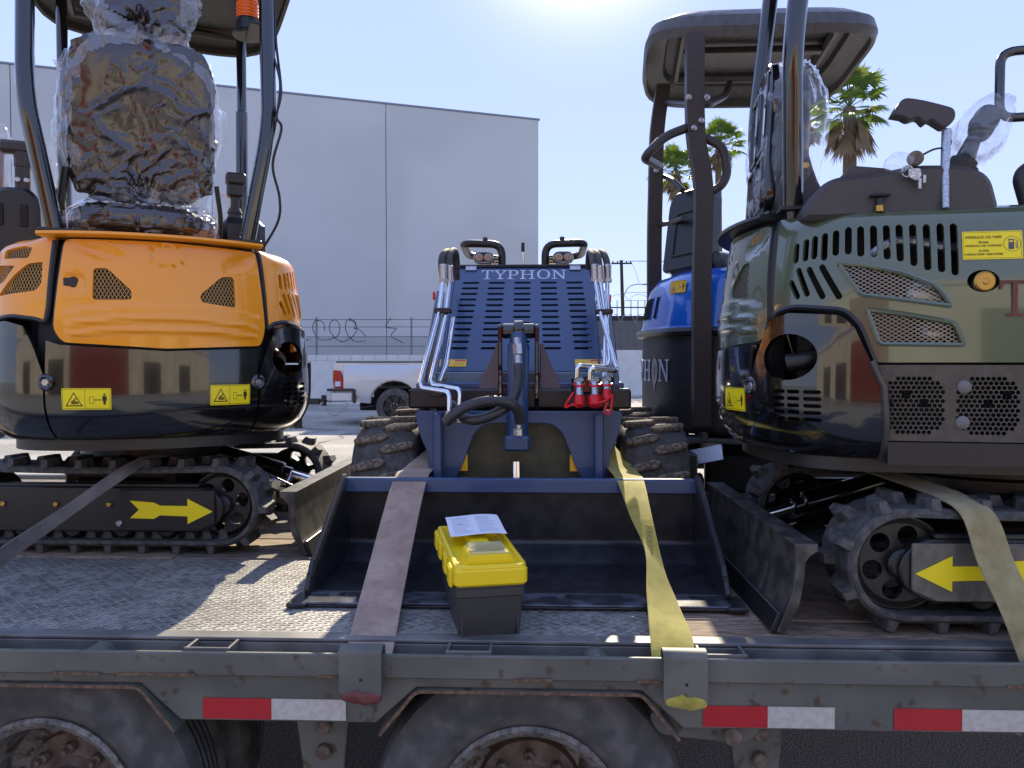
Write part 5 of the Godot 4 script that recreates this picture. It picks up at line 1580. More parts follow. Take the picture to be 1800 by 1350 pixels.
# ---------------------------------------------------------------- compact loader
func make_loader() -> void:
	var o := thing("compact_loader", "navy blue compact wheel loader with black bucket facing the camera", "loader", Vector3(-0.07, DECK, -2.9))
	# bucket: floor, back, side plates, lip
	var bw := 1.10
	var z0 := 0.955
	var sec := PackedVector2Array(fillet([Vector2(z0, 0.012), Vector2(z0, 0.004), Vector2(0.55, 0.004), Vector2(0.46, 0.06), Vector2(0.475, 0.262), Vector2(0.485, 0.262), Vector2(0.472, 0.065), Vector2(0.555, 0.014)], 0.012, 3, true))
	var bxf := Transform3D(Basis(Vector3(0, 0, 1), Vector3.UP, Vector3(-1, 0, 0)), Vector3.ZERO)
	var bu := part(o, "bucket", moved(prism(sec, bw), bxf), M.bucket_paint, at(Vector3(0.007, 0, 0)))
	bu.set_meta("label", "scratched black bucket")
	for sx in [-1.0, 1.0]:
		part(bu, "side_plate", moved(prism(poly([Vector2(0.47, 0.01), Vector2(0.90, 0.012), Vector2(0.915, 0.035), Vector2(0.86, 0.10), Vector2(0.525, 0.285), Vector2(0.50, 0.285), Vector2(0.47, 0.25)], 0.008), 0.014, 0.003), bxf), M.bucket_paint, at(Vector3(bw / 2 * sx, 0, 0)))
		part(bu, "edge_bar", moved(box(Vector3(0.016, 0.02, 0.42), 0.004), at(Vector3(bw / 2 * sx, 0.163, 0.706), Vector3(29.5, 0, 0))), M.bucket_paint)
		part(bu, "corner_foot", box(Vector3(0.05, 0.012, 0.10), 0.003, Vector3((bw / 2 + 0.012) * sx, 0.012, 0.92)), M.bucket_paint)
	part(bu, "top_bar", box(Vector3(bw, 0.046, 0.03), 0.004, Vector3(0, 0.25, 0.498)), M.navy)
	part(bu, "lip_plate", moved(box(Vector3(bw, 0.006, 0.085), 0.002), at(Vector3(0, 0.016, 0.915), Vector3(1.5, 0, 0))), M.worn_edge)
	part(bu, "lip_step", box(Vector3(bw, 0.010, 0.014), 0.002, Vector3(0, 0.018, 0.868)), M.bucket_paint)
	for x in [-0.46, -0.38, -0.14, 0.14, 0.38, 0.46]:
		part(bu, "bolt_hole", moved(rod(0.007, 0.003, 0.0, 12), at(Vector3(x, 0.0215, 0.888))), M.void)
	# quick-attach frame with arch, uprights
	var arch := [Vector2(-0.275, 0.0), Vector2(-0.262, 0.215), Vector2(-0.215, 0.235), Vector2(-0.185, 0.30), Vector2(-0.145, 0.405), Vector2(-0.105, 0.435), Vector2(0.105, 0.435), Vector2(0.145, 0.405), Vector2(0.185, 0.30), Vector2(0.215, 0.235), Vector2(0.262, 0.215), Vector2(0.275, 0.0), Vector2(0.30, 0.0), Vector2(0.30, 0.33), Vector2(0.33, 0.40), Vector2(0.345, 0.475), Vector2(-0.345, 0.475), Vector2(-0.33, 0.40), Vector2(-0.30, 0.33), Vector2(-0.30, 0.0)]
	part(o, "attach_frame", moved(prism(poly(arch, 0.02, 4), 0.012, 0.002), at(Vector3(0.0, 0.0, 0.36))), M.navy, Transform3D.IDENTITY, 25.0)
	for sx in [-1.0, 1.0]:
		part(o, "upright", box(Vector3(0.028, 0.44, 0.05), 0.004, Vector3(0.262 * sx, 0.25, 0.395)), M.navy)
		part(o, "frame_sticker", moved(prism(poly([Vector2(-0.025, 0), Vector2(0.025, 0), Vector2(0.025, 0.055), Vector2(0.005, 0.055)]), 0.002), at(Vector3(-0.195 * sx, 0.275, 0.352), Vector3(0, 0 if sx > 0 else 180, 0))), M.amber_decal)
	part(o, "cross_beam", box(Vector3(0.76, 0.07, 0.05), 0.008, Vector3(0, 0.512, 0.26)), M.satin)
	part(o, "beam_cover", box(Vector3(0.72, 0.025, 0.10), 0.006, Vector3(0, 0.555, 0.19)), M.navy)
	part(o, "front_chassis", box(Vector3(0.58, 0.46, 0.08), 0.02, Vector3(0, 0.24, 0.27)), M.olive)
	# hood: louvred sloping panel
	var base := Vector3(0, 0.605, 0.15)
	var tip := Vector3(0, 1.03, -0.30)
	var upv := (tip - base).normalized()
	var hl := base.distance_to(tip)
	var hood_xf := Transform3D(Basis(Vector3.RIGHT, upv, Vector3.RIGHT.cross(upv)), base)
	var holes := []
	for r in 12:
		for c in 5:
			var y := hl * (0.835 - r * 0.058)
			var x := (-0.205 + c * 0.1025) * lerpf(1.0, 1.10, r / 11.0) * 1.02
			holes.append(slot(Vector2(x - 0.034, y), Vector2(x + 0.034, y), 0.0135))
	var hp := part(o, "hood_panel", panel(flat, poly([Vector2(-0.30, 0), Vector2(0.30, 0), Vector2(0.272, hl), Vector2(-0.272, hl)], 0.006, 2), holes, 0.03, 0.006, false), M.navy, hood_xf)
	part(hp, "lettering", lettering("TYPHON", 0.061, 0.002, true, 400), M.white_ink, at(Vector3(0.005, hl * 0.918, 0.001)))
	for sx in [-1.0, 1.0]:
		part(hp, "hinge", join([box(Vector3(0.045, 0.022, 0.006), 0.001, Vector3(0.215 * sx, hl - 0.012, 0.004)), rod_between(Vector3(0.215 * sx - 0.022, hl + 0.002, 0.004), Vector3(0.215 * sx + 0.022, hl + 0.002, 0.004), 0.005, 0.0, 8)]), M.zinc)
		decal(hp, "notice_sticker", flat, Rect2(0.245 * sx - 0.048, 0.022, 0.097, 0.038), notice_print(), Transform3D.IDENTITY)
	part(o, "hood_box", moved(prism(poly([Vector2(0.14, 0.50), Vector2(0.14, 0.60), Vector2(-0.305, 1.015), Vector2(-0.62, 1.015), Vector2(-0.70, 0.50)]), 0.50), bxf), M.void)
	for sx in [-1.0, 1.0]:
		part(o, "hood_side", moved(prism(poly([Vector2(0.16, 0.50), Vector2(0.16, 0.60), Vector2(-0.295, 1.03), Vector2(-0.64, 1.03), Vector2(-0.72, 0.50)], 0.01), 0.012, 0.002), bxf), M.navy, at(Vector3(0.283 * sx, 0, 0)))
		part(o, "tower_plate", moved(prism(poly([Vector2(0.25, 0.42), Vector2(0.22, 0.60), Vector2(-0.18, 0.93), Vector2(-0.30, 0.93), Vector2(-0.05, 0.42)], 0.02), 0.02, 0.003), bxf), M.black, at(Vector3(0.335 * sx, 0, 0)))
	part(o, "hood_top", box(Vector3(0.57, 0.014, 0.36), 0.004, Vector3(0, 1.036, -0.475)), M.dark)
	part(o, "lower_strip", box(Vector3(0.60, 0.075, 0.02), 0.004, Vector3(0, 0.565, 0.165)), M.teal)
	part(o, "strip_bolt", moved(rod(0.008, 0.006, 0.002, 10), at(Vector3(-0.27, 0.58, 0.178), Vector3(90, 0, 0))), M.brass)
	part(o, "machine_body", join([box(Vector3(0.62, 0.42, 0.75), 0.03, Vector3(0, 0.32, -0.25)), box(Vector3(0.66, 0.08, 0.7), 0.02, Vector3(0, 0.50, -0.3))]), M.navy)
	# tilt cylinder between two plates
	for sx in [-1.0, 1.0]:
		part(o, "cylinder_bracket", moved(prism(poly([Vector2(0.22, 0.43), Vector2(0.255, 0.52), Vector2(0.245, 0.60), Vector2(0.265, 0.70), Vector2(0.265, 0.765), Vector2(0.20, 0.765), Vector2(0.14, 0.60), Vector2(0.10, 0.43)], 0.012), 0.014, 0.003), bxf), M.black, at(Vector3(0.062 * sx - 0.002, 0, 0.05)))
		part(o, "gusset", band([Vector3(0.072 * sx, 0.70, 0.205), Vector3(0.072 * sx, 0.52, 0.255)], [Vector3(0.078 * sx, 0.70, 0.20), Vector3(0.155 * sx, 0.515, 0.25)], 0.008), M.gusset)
	part(o, "pivot_pin", join([moved(rod(0.026, 0.11, 0.004, 20), at(Vector3(-0.002, 0.742, 0.29), Vector3(0, 0, 90))), moved(rod(0.033, 0.036, 0.005, 20), at(Vector3(-0.002, 0.745, 0.29), Vector3(0, 0, 90)))]), M.black)
	part(o, "tilt_cylinder", join([rod_between(Vector3(-0.002, 0.70, 0.305), Vector3(-0.004, 0.37, 0.385), 0.036, 0.006, 24), box(Vector3(0.085, 0.05, 0.075), 0.008, Vector3(-0.004, 0.372, 0.384)), rod_between(Vector3(-0.002, 0.745, 0.29), Vector3(-0.002, 0.69, 0.31), 0.03, 0.004)]), M.navy)
	part(o, "cylinder_rod", rod_between(Vector3(-0.004, 0.31, 0.39), Vector3(-0.004, 0.12, 0.42), 0.017), M.chrome)
	part(o, "rod_eye", box(Vector3(0.045, 0.12, 0.05), 0.01, Vector3(-0.004, 0.09, 0.42)), M.navy)
	part(o, "hose_fitting", join([rod_between(Vector3(0.0077, 0.4544, 0.48), Vector3(0.0023, 0.4059, 0.48), 0.010), rod_between(Vector3(0.0023, 0.4275, 0.48), Vector3(0.0023, 0.4023, 0.48), 0.016, 0.003, 6)]), M.zinc)
	part(o, "hose_fitting", join([rod_between(Vector3(0, 0.6301, 0.4), Vector3(-0.0046, 0.7142, 0.37), 0.012), rod_between(Vector3(-0.0003, 0.658, 0.39), Vector3(-0.0024, 0.6953, 0.38), 0.017, 0.003, 6)]), M.zinc)
	# spiral-wrapped hose: one run from the top fitting, looping left and back to the lower fitting
	var hp1 := spline([Vector3(0.0003, 0.6301, 0.41), Vector3(0.0008, 0.5753, 0.43), Vector3(-0.0146, 0.5217, 0.46), Vector3(-0.0439, 0.4908, 0.49), Vector3(-0.0845, 0.4681, 0.5), Vector3(-0.1327, 0.4555, 0.5), Vector3(-0.1704, 0.463, 0.48), Vector3(-0.1872, 0.4803, 0.44), Vector3(-0.2155, 0.4964, 0.4)], 8)
	var hp2 := spline([Vector3(-0.2215, 0.4497, 0.52), Vector3(-0.1919, 0.477, 0.53), Vector3(-0.1477, 0.5017, 0.53), Vector3(-0.086, 0.5159, 0.53), Vector3(-0.0248, 0.5102, 0.52), Vector3(0.001, 0.4844, 0.5), Vector3(0.0094, 0.4473, 0.48)], 8)
	for h in [hp1, hp2]:
		var ho := part(o, "hydraulic_hose", tube(h, 0.0135, 12), M.rubber)
		var wrap := PackedVector3Array()
		for i in range(1, h.size() - 1):
			var t: Vector3 = (h[i + 1] - h[i - 1]).normalized()
			var x := t.cross(Vector3(0.2, 0.9, 0.3)).normalized()
			wrap.append_array(moved(lathe([Vector2(0.0135, -0.005), Vector2(0.0168, -0.0035), Vector2(0.0168, 0.0035), Vector2(0.0135, 0.005)], 14), Transform3D(Basis(x, t, x.cross(t)), h[i])))
		var wr := part(ho, "spiral_wrap", wrap, M.wrap)
		wr.set_meta("kind", "stuff")
	# chrome pipes: left pair and right set, hoses arching over at the top
	for e in [[Vector3(-0.2721, 0.932, 0.18), Vector3(-0.2812, 0.8188, 0.22), Vector3(-0.3217, 0.5632, 0.4), Vector3(-0.3146, 0.5524, 0.41), Vector3(-0.2207, 0.541, 0.45), Vector3(-0.2178, 0.476, 0.46)], [Vector3(-0.2522, 0.9301, 0.16), Vector3(-0.2565, 0.8194, 0.21), Vector3(-0.2891, 0.5702, 0.38), Vector3(-0.282, 0.5611, 0.39), Vector3(-0.1881, 0.5495, 0.43), Vector3(-0.189, 0.4748, 0.44)], [Vector3(-0.2427, 0.7948, 0.12), Vector3(-0.2485, 0.6301, 0.28), Vector3(-0.2623, 0.5693, 0.34)], [Vector3(0.2651, 0.9321, 0.16), Vector3(0.2832, 0.7866, 0.24), Vector3(0.3206, 0.6153, 0.38), Vector3(0.315, 0.608, 0.4), Vector3(0.2304, 0.6174, 0.43), Vector3(0.2305, 0.5791, 0.43)], [Vector3(0.2832, 0.928, 0.16), Vector3(0.2966, 0.8035, 0.22), Vector3(0.3001, 0.6376, 0.36), Vector3(0.291, 0.619, 0.38), Vector3(0.1891, 0.6246, 0.42), Vector3(0.1892, 0.5789, 0.42)], [Vector3(0.311, 0.9341, 0.14), Vector3(0.304, 0.7901, 0.18), Vector3(0.28, 0.5781, 0.38)]]:
		part(o, "steel_pipe", tube(fillet(e, 0.016, 5), 0.0085, 12), M.chrome)
	for e in [[Vector3(-0.2721, 0.932, 0.18), Vector3(-0.2806, 0.9908, 0.16), Vector3(-0.2773, 1.029, 0.12), Vector3(-0.2661, 1.046, 0.04), Vector3(-0.2592, 1.034, -0.05), Vector3(-0.2605, 0.985, -0.1)], [Vector3(-0.2522, 0.9301, 0.16), Vector3(-0.2585, 0.9934, 0.14), Vector3(-0.2572, 1.039, 0.08), Vector3(-0.2493, 1.054, 0), Vector3(-0.2537, 1.029, -0.1), Vector3(-0.2592, 0.9684, -0.15)], [Vector3(0.2651, 0.9321, 0.16), Vector3(0.2604, 0.9848, 0.14), Vector3(0.2582, 1.03, 0.08), Vector3(0.255, 1.045, 0), Vector3(0.2572, 1.005, -0.1)], [Vector3(0.2832, 0.928, 0.16), Vector3(0.2806, 0.9847, 0.14), Vector3(0.2768, 1.03, 0.08), Vector3(0.272, 1.043, 0), Vector3(0.2704, 1.005, -0.1)], [Vector3(0.311, 0.9341, 0.14), Vector3(0.3106, 0.9892, 0.12), Vector3(0.3032, 1.034, 0.06), Vector3(0.2948, 1.046, -0.02), Vector3(0.2879, 1.005, -0.1)]]:
		part(o, "hydraulic_hose", tube(spline(e, 6), 0.0125, 10), M.rubber)
	for p in [Vector3(-0.272, 0.9561, 0.18), Vector3(-0.2522, 0.9544, 0.16), Vector3(0.2651, 0.9562, 0.16), Vector3(0.2832, 0.9521, 0.16), Vector3(0.311, 0.9584, 0.14)]:
		part(o, "hose_collar", moved(join([rod(0.0135, 0.055, 0.003, 12), moved(rod(0.0155, 0.016, 0.003, 6), at(Vector3(0, -0.03, 0)))]), at(p)), M.zinc)
	part(o, "pipe_clamp", box(Vector3(0.06, 0.018, 0.03), 0.003, Vector3(-0.2673, 0.8167, 0.22)), M.satin)
	part(o, "pipe_clamp", box(Vector3(0.06, 0.018, 0.03), 0.003, Vector3(0.2926, 0.8114, 0.22)), M.satin)
	part(o, "pipe_clamp", box(Vector3(0.045, 0.035, 0.05), 0.003, Vector3(-0.2658, 0.541, 0.4)), M.satin)
	for p in [Vector3(-0.2178, 0.4815, 0.46), Vector3(-0.189, 0.4803, 0.44)]:
		part(o, "hose_collar", join([rod_between(p, p + Vector3(0, -0.04, 0.002), 0.013, 0.002, 12), rod_between(p + Vector3(0, -0.01, 0), p + Vector3(0, -0.022, 0), 0.016, 0.002, 6)]), M.zinc)
	# coupler bracket with red caps
	var cb := part(o, "coupler_bracket", box(Vector3(0.135, 0.055, 0.012), 0.006, Vector3(0.2398, 0.5619, 0.4)), M.black)
	for e in [[1018, 0.0], [1045, 0.0], [1066, 0.002]]:
		var p := Vector3(0.196, 0.5572, 0.43) + Vector3((e[0] - 1018.0) * 2.47 / 1352.0, e[1], 0)
		var cp := part(o, "coupler", join([rod_between(p + Vector3(0, 0.016, 0), p + Vector3(0, -0.03, 0.016), 0.013, 0.002, 16), rod_between(p + Vector3(0, 0.022, -0.01), p + Vector3(0, 0.012, 0), 0.017, 0.002, 6)]), M.zinc)
		if e[0] < 1060:
			part(cp, "dust_cap", rod_between(p + Vector3(0, -0.028, 0.015), p + Vector3(0, -0.062, 0.027), 0.0175 if e[0] < 1040 else 0.022, 0.004, 20), M.red_plastic)
		else:
			part(cp, "dust_cap", rod_between(p + Vector3(0, -0.01, 0.012), p + Vector3(0, -0.045, 0.022), 0.014, 0.004, 18), M.red_plastic)
		part(cp, "cap_collar", moved(tube(along(func(q: Vector2) -> Vector3: return Vector3(q.x, 0, q.y), Array(disc(Vector2.ZERO, 0.0165, 16))), 0.004, 6, false), at(p + Vector3(0, 0.008, 0.002), Vector3(18, 0, 0))), M.red_plastic)
	part(o, "cap_tether", tube(spline([Vector3(0.1774, 0.5393, 0.44), Vector3(0.159, 0.5125, 0.45), Vector3(0.1518, 0.4926, 0.45), Vector3(0.1766, 0.5022, 0.46), Vector3(0.191, 0.4932, 0.46)]), 0.004, 6), M.red_plastic)
	part(o, "cap_tether", tube(spline([Vector3(0.2549, 0.5082, 0.47), Vector3(0.2799, 0.5155, 0.47), Vector3(0.2977, 0.5316, 0.47), Vector3(0.296, 0.4958, 0.47), Vector3(0.2871, 0.4724, 0.47), Vector3(0.2746, 0.4832, 0.47), Vector3(0.2835, 0.5083, 0.47)]), 0.004, 6), M.red_plastic)
	# grab bars, work lamps, lever
	for sx in [-1.0, 1.0]:
		var gx = 0.108 * sx
		part(o, "grab_bar", tube(fillet([Vector3(gx * 0.86, 1.03, -0.42), Vector3(gx * 0.86, 1.145, -0.42), Vector3(0.262 * sx, 1.150, -0.42), Vector3(0.262 * sx, 1.135, -0.70), Vector3(gx * 0.86, 1.12, -0.72)], 0.05, 6), 0.0165, 12), M.satin)
		var lamp := part(o, "work_lamp", moved(prism(disc(Vector2.ZERO, 0.03, 24, 0.03).duplicate() if false else PackedVector2Array(slot(Vector2(-0.045, 0), Vector2(0.045, 0), 0.05)), 0.05, 0.006), at(Vector3(0.168 * sx, 1.08, -0.38))), M.satin)
		for dx in [-0.019, 0.019]:
			part(lamp, "lens", moved(lathe([Vector2(0, 0.002), Vector2(0.010, 0.004), Vector2(0.0165, 0.003), Vector2(0.0175, 0)], 20), at(Vector3(0.168 * sx + dx, 1.08, -0.354), Vector3(90, 0, 0))), M.lens)
		part(lamp, "bezel", moved(tube(along(flat, Array(slot(Vector2(-0.041, 0), Vector2(0.041, 0), 0.044)) + [slot(Vector2(-0.041, 0), Vector2(0.041, 0), 0.044)[0]]), 0.003, 6, false), at(Vector3(0.168 * sx, 1.08, -0.355))), M.zinc)
		for k in 4:
			part(lamp, "cooling_fin", box(Vector3(0.085, 0.004, 0.05), 0.001, Vector3((0.168 - 0.03) * sx, 1.05 + k * 0.013, -0.42)), M.satin)
		part(lamp, "lamp_bracket", box(Vector3(0.05, 0.025, 0.03), 0.003, Vector3(0.168 * sx, 1.05, -0.38)), M.zinc)
		part(o, "bar_bolt", rod_between(Vector3(0.165 * sx, 1.145, -0.42), Vector3(0.165 * sx, 1.176, -0.42), 0.011, 0.003, 8), M.satin)
	part(o, "control_lever", rod_between(Vector3(0.0, 1.03, -0.42), Vector3(-0.003, 1.12, -0.42), 0.005), M.chrome)
	part(o, "lever_grip", rod_between(Vector3(-0.003, 1.112, -0.42), Vector3(-0.003, 1.152, -0.42), 0.0075, 0.002), M.satin)
	for p in [Vector3(-0.3294, 0.8879, 0), Vector3(0.332, 0.8752, 0)]:
		part(o, "side_marker", box(Vector3(0.008, 0.03, 0.02), 0.002, p), M.red_plastic)
	# four wheels with bar lugs
	for e in [[-0.47, 0.10], [0.47, 0.10], [-0.47, -0.56], [0.47, -0.56]]:
		var w := part(o, "wheel", moved(lathe([Vector2(0.09, -0.10), Vector2(0.13, -0.115), Vector2(0.178, -0.112), Vector2(0.194, -0.098), Vector2(0.203, -0.05), Vector2(0.205, 0.0), Vector2(0.203, 0.05), Vector2(0.194, 0.098), Vector2(0.178, 0.112), Vector2(0.13, 0.115), Vector2(0.09, 0.10)], 48), Transform3D(Basis(Vector3(0, 1, 0), Vector3(1, 0, 0), Vector3(0, 0, -1)), Vector3.ZERO)), M.rubber, at(Vector3(e[0], 0.217, e[1])), 50.0)
		var bar := finish(moved(prism(poly([Vector2(-0.005, -0.017), Vector2(0.088, -0.012), Vector2(0.098, 0.0), Vector2(0.088, 0.012), Vector2(-0.005, 0.017), Vector2(-0.028, 0.0)], 0.008, 3), 0.024, 0.006), Transform3D(Basis(Vector3.RIGHT, Vector3(0, 0, -1), Vector3(0, 1, 0)), Vector3.ZERO)), 30.0)
		for k in 26:
			var a := TAU * k / 26
			var s := 1.0 if k % 2 == 0 else -1.0
			var y3 := Vector3(0, cos(a), sin(a))
			var z3 := Vector3(0, -sin(a), cos(a))
			part(w, "tread_bar", bar, M.dusty_rubber, Transform3D(Basis(Vector3(s, 0, 0), y3, z3 * s) * Basis(Vector3.UP, 0.22), y3 * 0.209 + Vector3(s * 0.012, 0, 0)))
		part(w, "rim", moved(lathe([Vector2(0.0, 0.05), Vector2(0.07, 0.05), Vector2(0.095, 0.105), Vector2(0.10, 0.10)], 28), Transform3D(Basis(Vector3(0, 1, 0), Vector3(signf(e[0]), 0, 0), Vector3(0, 0, 1)), Vector3.ZERO)), M.satin)

# ---------------------------------------------------------------- blue excavator with flat canopy
func make_blue_excavator() -> void:
	var o := thing("canopy_excavator", "blue and charcoal mini excavator with flat grey canopy behind the green one", "excavator", Vector3(1.0, DECK, -3.62), 0.0, "tracked mini excavators strapped on the trailer")
	var bt := Transform3D(Basis.from_euler(Vector3(0, deg_to_rad(-79.0), 0)), Vector3(0.0, 0, 0.0))
	# rounded tail body: plan is a D shape, tail towards local +z
	var ring := func(scale: float, y: float) -> Array:
		var l := []
		for k in 41:
			var a := lerpf(-1.75, 1.75, k / 40.0)
			var q := pow(pow(absf(sin(a)), 3.0) + pow(absf(cos(a)), 3.0), -1.0 / 3.0)
			l.append(Vector3(sin(a) * q * 0.40 * scale, y, cos(a) * q * 0.50 * scale))
		return l
	var loft := func(rows: Array) -> PackedVector3Array:
		var s := PackedVector3Array()
		for i in rows.size() - 1:
			for k in 40:
				s.append_array(quad(rows[i][k], rows[i + 1][k], rows[i + 1][k + 1], rows[i][k + 1]))
		return s
	part(o, "counterweight", loft.call([ring.call(0.0, 0.335), ring.call(0.96, 0.335), ring.call(0.99, 0.35), ring.call(1.0, 0.37), ring.call(1.0, 0.52), ring.call(1.0, 0.76), ring.call(0.6, 0.76)]), M.charcoal, bt)
	part(o, "rubber_trim", loft.call([ring.call(0.98, 0.745), ring.call(1.05, 0.755), ring.call(1.06, 0.768), ring.call(1.04, 0.785), ring.call(0.9, 0.785)]), M.satin, bt)
	var hd := part(o, "engine_hood", loft.call([ring.call(1.02, 0.783), ring.call(1.0, 0.80), ring.call(0.965, 0.90), ring.call(0.93, 0.97), ring.call(0.87, 1.015), ring.call(0.78, 1.04), ring.call(0.0, 1.05)]), M.blue, bt)
	var hs := func(q: Vector2) -> Vector3:
		var a := q.x
		var k := pow(pow(absf(sin(a)), 3.0) + pow(absf(cos(a)), 3.0), -1.0 / 3.0)
		var sc := lerpf(1.0, 0.93, clampf((q.y - 0.80) / 0.17, 0.0, 1.0)) + 0.006
		return Vector3(sin(a) * k * 0.40 * sc, q.y, cos(a) * k * 0.50 * sc)
	for e in [[-0.42, -0.10], [0.02, 0.10]]:
		var pan := part(hd, "louvre_panel", panel(hs, rect(e[0], 0.83, e[1], 0.94, 0.01), [], 0.04, 0.004), M.blue)
		var bars := PackedVector3Array()
		for r in 9:
			var y := 0.838 + r * 0.0112
			bars.append_array(tube(along(inset(hs, -0.003), [Vector2(e[0] + 0.02, y), Vector2(e[1] - 0.02, y)]), 0.0022, 4))
		for c in 8:
			var x := lerpf(e[0] + 0.02, e[1] - 0.02, c / 7.0)
			bars.append_array(tube(along(inset(hs, -0.003), [Vector2(x, 0.836), Vector2(x, 0.932)]), 0.0022, 4))
		var lb := part(hd, "louvre_bars", bars, M.void)
		lb.set_meta("kind", "stuff")
	var per := PackedVector3Array()
	for i in range(-7, 8):
		for j in range(-9, 10):
			var c := Vector2(i * 0.025 + (0.0125 if j % 2 != 0 else 0.0), j * 0.0115)
			if Vector2(c.x * 0.6, c.y).length() < 0.085:
				var pc: Vector3 = hs.call(Vector2(1.18, 0.875) + c)
				var pn := (pc * Vector3(1, 0, 1)).normalized()
				per.append_array(moved(rod(0.0058, 0.004, 0.0, 6), Transform3D(Basis(pn.cross(Vector3.UP).normalized(), pn, Vector3.UP), pc)))
	var ph := part(hd, "perforation", per, M.void)
	ph.set_meta("kind", "stuff")
	var stick := warning_print(Color(0.90, 0.70, 0.10))
	part(hd, "warning_sticker", panel(inset(hs, -0.004), rect(0.36, 0.935, 0.60, 0.99, 0.004, 2), [], 0.03, 0.001), stick)
	# lettering with a leaf-shaped emblem in place of the O
	var cs := func(a: float, y: float) -> Vector3:
		var k := pow(pow(absf(sin(a)), 3.0) + pow(absf(cos(a)), 3.0), -1.0 / 3.0)
		return Vector3(sin(a) * k * 0.403, y, cos(a) * k * 0.503)
	for e in [["T", -0.80], ["Y", -0.58], ["P", -0.37], ["H", -0.13], ["N", 0.34]]:
		var p0: Vector3 = cs.call(e[1] - 0.02, 0.60)
		var p1: Vector3 = cs.call(e[1] + 0.02, 0.60)
		var tx: Vector3 = (p1 - p0).normalized()
		part(o, "lettering", lettering(e[0], 0.098, 0.002, true, 400), M.white_ink, bt * Transform3D(Basis(tx, Vector3.UP, tx.cross(Vector3.UP)), (p0 + p1) * 0.5))
	var em := func(q: Vector2) -> Vector3: return cs.call(q.x, q.y)
	part(o, "emblem", panel(em, poly([Vector2(0.11, 0.662), Vector2(0.18, 0.64), Vector2(0.205, 0.60), Vector2(0.17, 0.555), Vector2(0.12, 0.535), Vector2(0.105, 0.495), Vector2(0.09, 0.535), Vector2(0.04, 0.56), Vector2(0.02, 0.60), Vector2(0.05, 0.64)], 0.015), [slot(Vector2(0.095, 0.555), Vector2(0.125, 0.635), 0.02), slot(Vector2(0.15, 0.575), Vector2(0.165, 0.625), 0.016), slot(Vector2(0.06, 0.575), Vector2(0.065, 0.62), 0.016)], 0.03, 0.001), M.pale_ink, bt)
	# square-tube roof frame
	for e in [[Vector3(-0.3777, 1.955, 0.46), Vector3(-0.3731, 1.573, 0.46), Vector3(-0.3397, 1.344, 0.46), Vector3(-0.3441, 0.9536, 0.46), Vector3(-0.3404, 0.3795, 0.46), 0.070, 0.055], [Vector3(-0.4011, 1.985, -0.18), Vector3(-0.4303, 1.766, -0.18), Vector3(-0.4372, 1.491, -0.18), Vector3(-0.4414, 1.214, -0.18), Vector3(-0.4397, 0.8532, -0.18), 0.066, 0.05]]:
		var A := []
		var B := []
		var line := spline([e[0], e[1], e[2], e[3], e[4]], 4)
		for q in line:
			A.append(q - Vector3(e[5] / 2, 0, 0))
			B.append(q + Vector3(e[5] / 2, 0, 0))
		part(o, "roof_post", band(A, B, e[6]), M.post, Transform3D.IDENTITY, 30.0)
	var can := part(o, "canopy", canopy_shape(0.55, 0.48), M.canopy, at(Vector3(-0.0342, 2.056, 0), Vector3(-1.0, -6, -2.0), Vector3(0.88, 1.5, 0.92)))
	part(can, "ceiling_rim", tube(fillet([Vector3(-0.36, 0.0, -0.30), Vector3(0.36, 0.0, -0.30), Vector3(0.36, 0.0, 0.32), Vector3(-0.36, 0.0, 0.32), Vector3(-0.36, 0.0, -0.30)], 0.07), 0.018, 6, false), M.canopy)
	part(can, "ceiling_beam", box(Vector3(0.70, 0.02, 0.05), 0.004, Vector3(0, -0.002, 0.05)), M.post)
	part(o, "rear_brace", tube(fillet([Vector3(-0.3874, 1.896, -0.16), Vector3(-0.3712, 1.72, 0.34), Vector3(-0.3127, 1.69, 0.42), Vector3(-0.1729, 1.829, 0.12), Vector3(-0.129, 1.92, 0.02)], 0.05), 0.016, 10), M.post)
	part(o, "grab_handle", tube(fillet([Vector3(-0.396, 1.589, 0.46), Vector3(-0.5027, 1.54, 0.5), Vector3(-0.5887, 1.45, 0.52), Vector3(-0.4821, 1.494, 0.22)], 0.05), 0.018, 12), M.post)
	part(o, "grab_handle", tube(fillet([Vector3(-0.3318, 1.543, 0.46), Vector3(-0.2633, 1.502, 0.48), Vector3(-0.2467, 1.395, 0.48), Vector3(-0.2713, 1.343, 0.48), Vector3(-0.3304, 1.317, 0.46)], 0.05), 0.018, 12), M.post)
	for p in [Vector3(-0.4051, 1.697, 0.492), Vector3(-0.3329, 1.696, 0.492), Vector3(-0.3548, 1.604, 0.492), Vector3(-0.384, 1.575, 0.492), Vector3(-0.4137, 1.593, -0.14), Vector3(-0.4408, 1.563, -0.14)]:
		part(o, "post_bolt", moved(join([rod(0.012, 0.012, 0.003, 12), rod(0.007, 0.02, 0.002, 6)]), at(p, Vector3(90, 0, 0))), M.zinc)
	part(o, "cross_tube", tube([Vector3(-0.4174, 1.307, -0.16), Vector3(-0.3842, 1.289, 0), Vector3(-0.354, 1.287, 0.12)], 0.013, 8), M.post)
	part(o, "cross_tube", tube(fillet([Vector3(-0.3966, 1.541, -0.16), Vector3(-0.3705, 1.49, -0.04), Vector3(-0.3506, 1.42, 0.07)], 0.03), 0.013, 8), M.post)
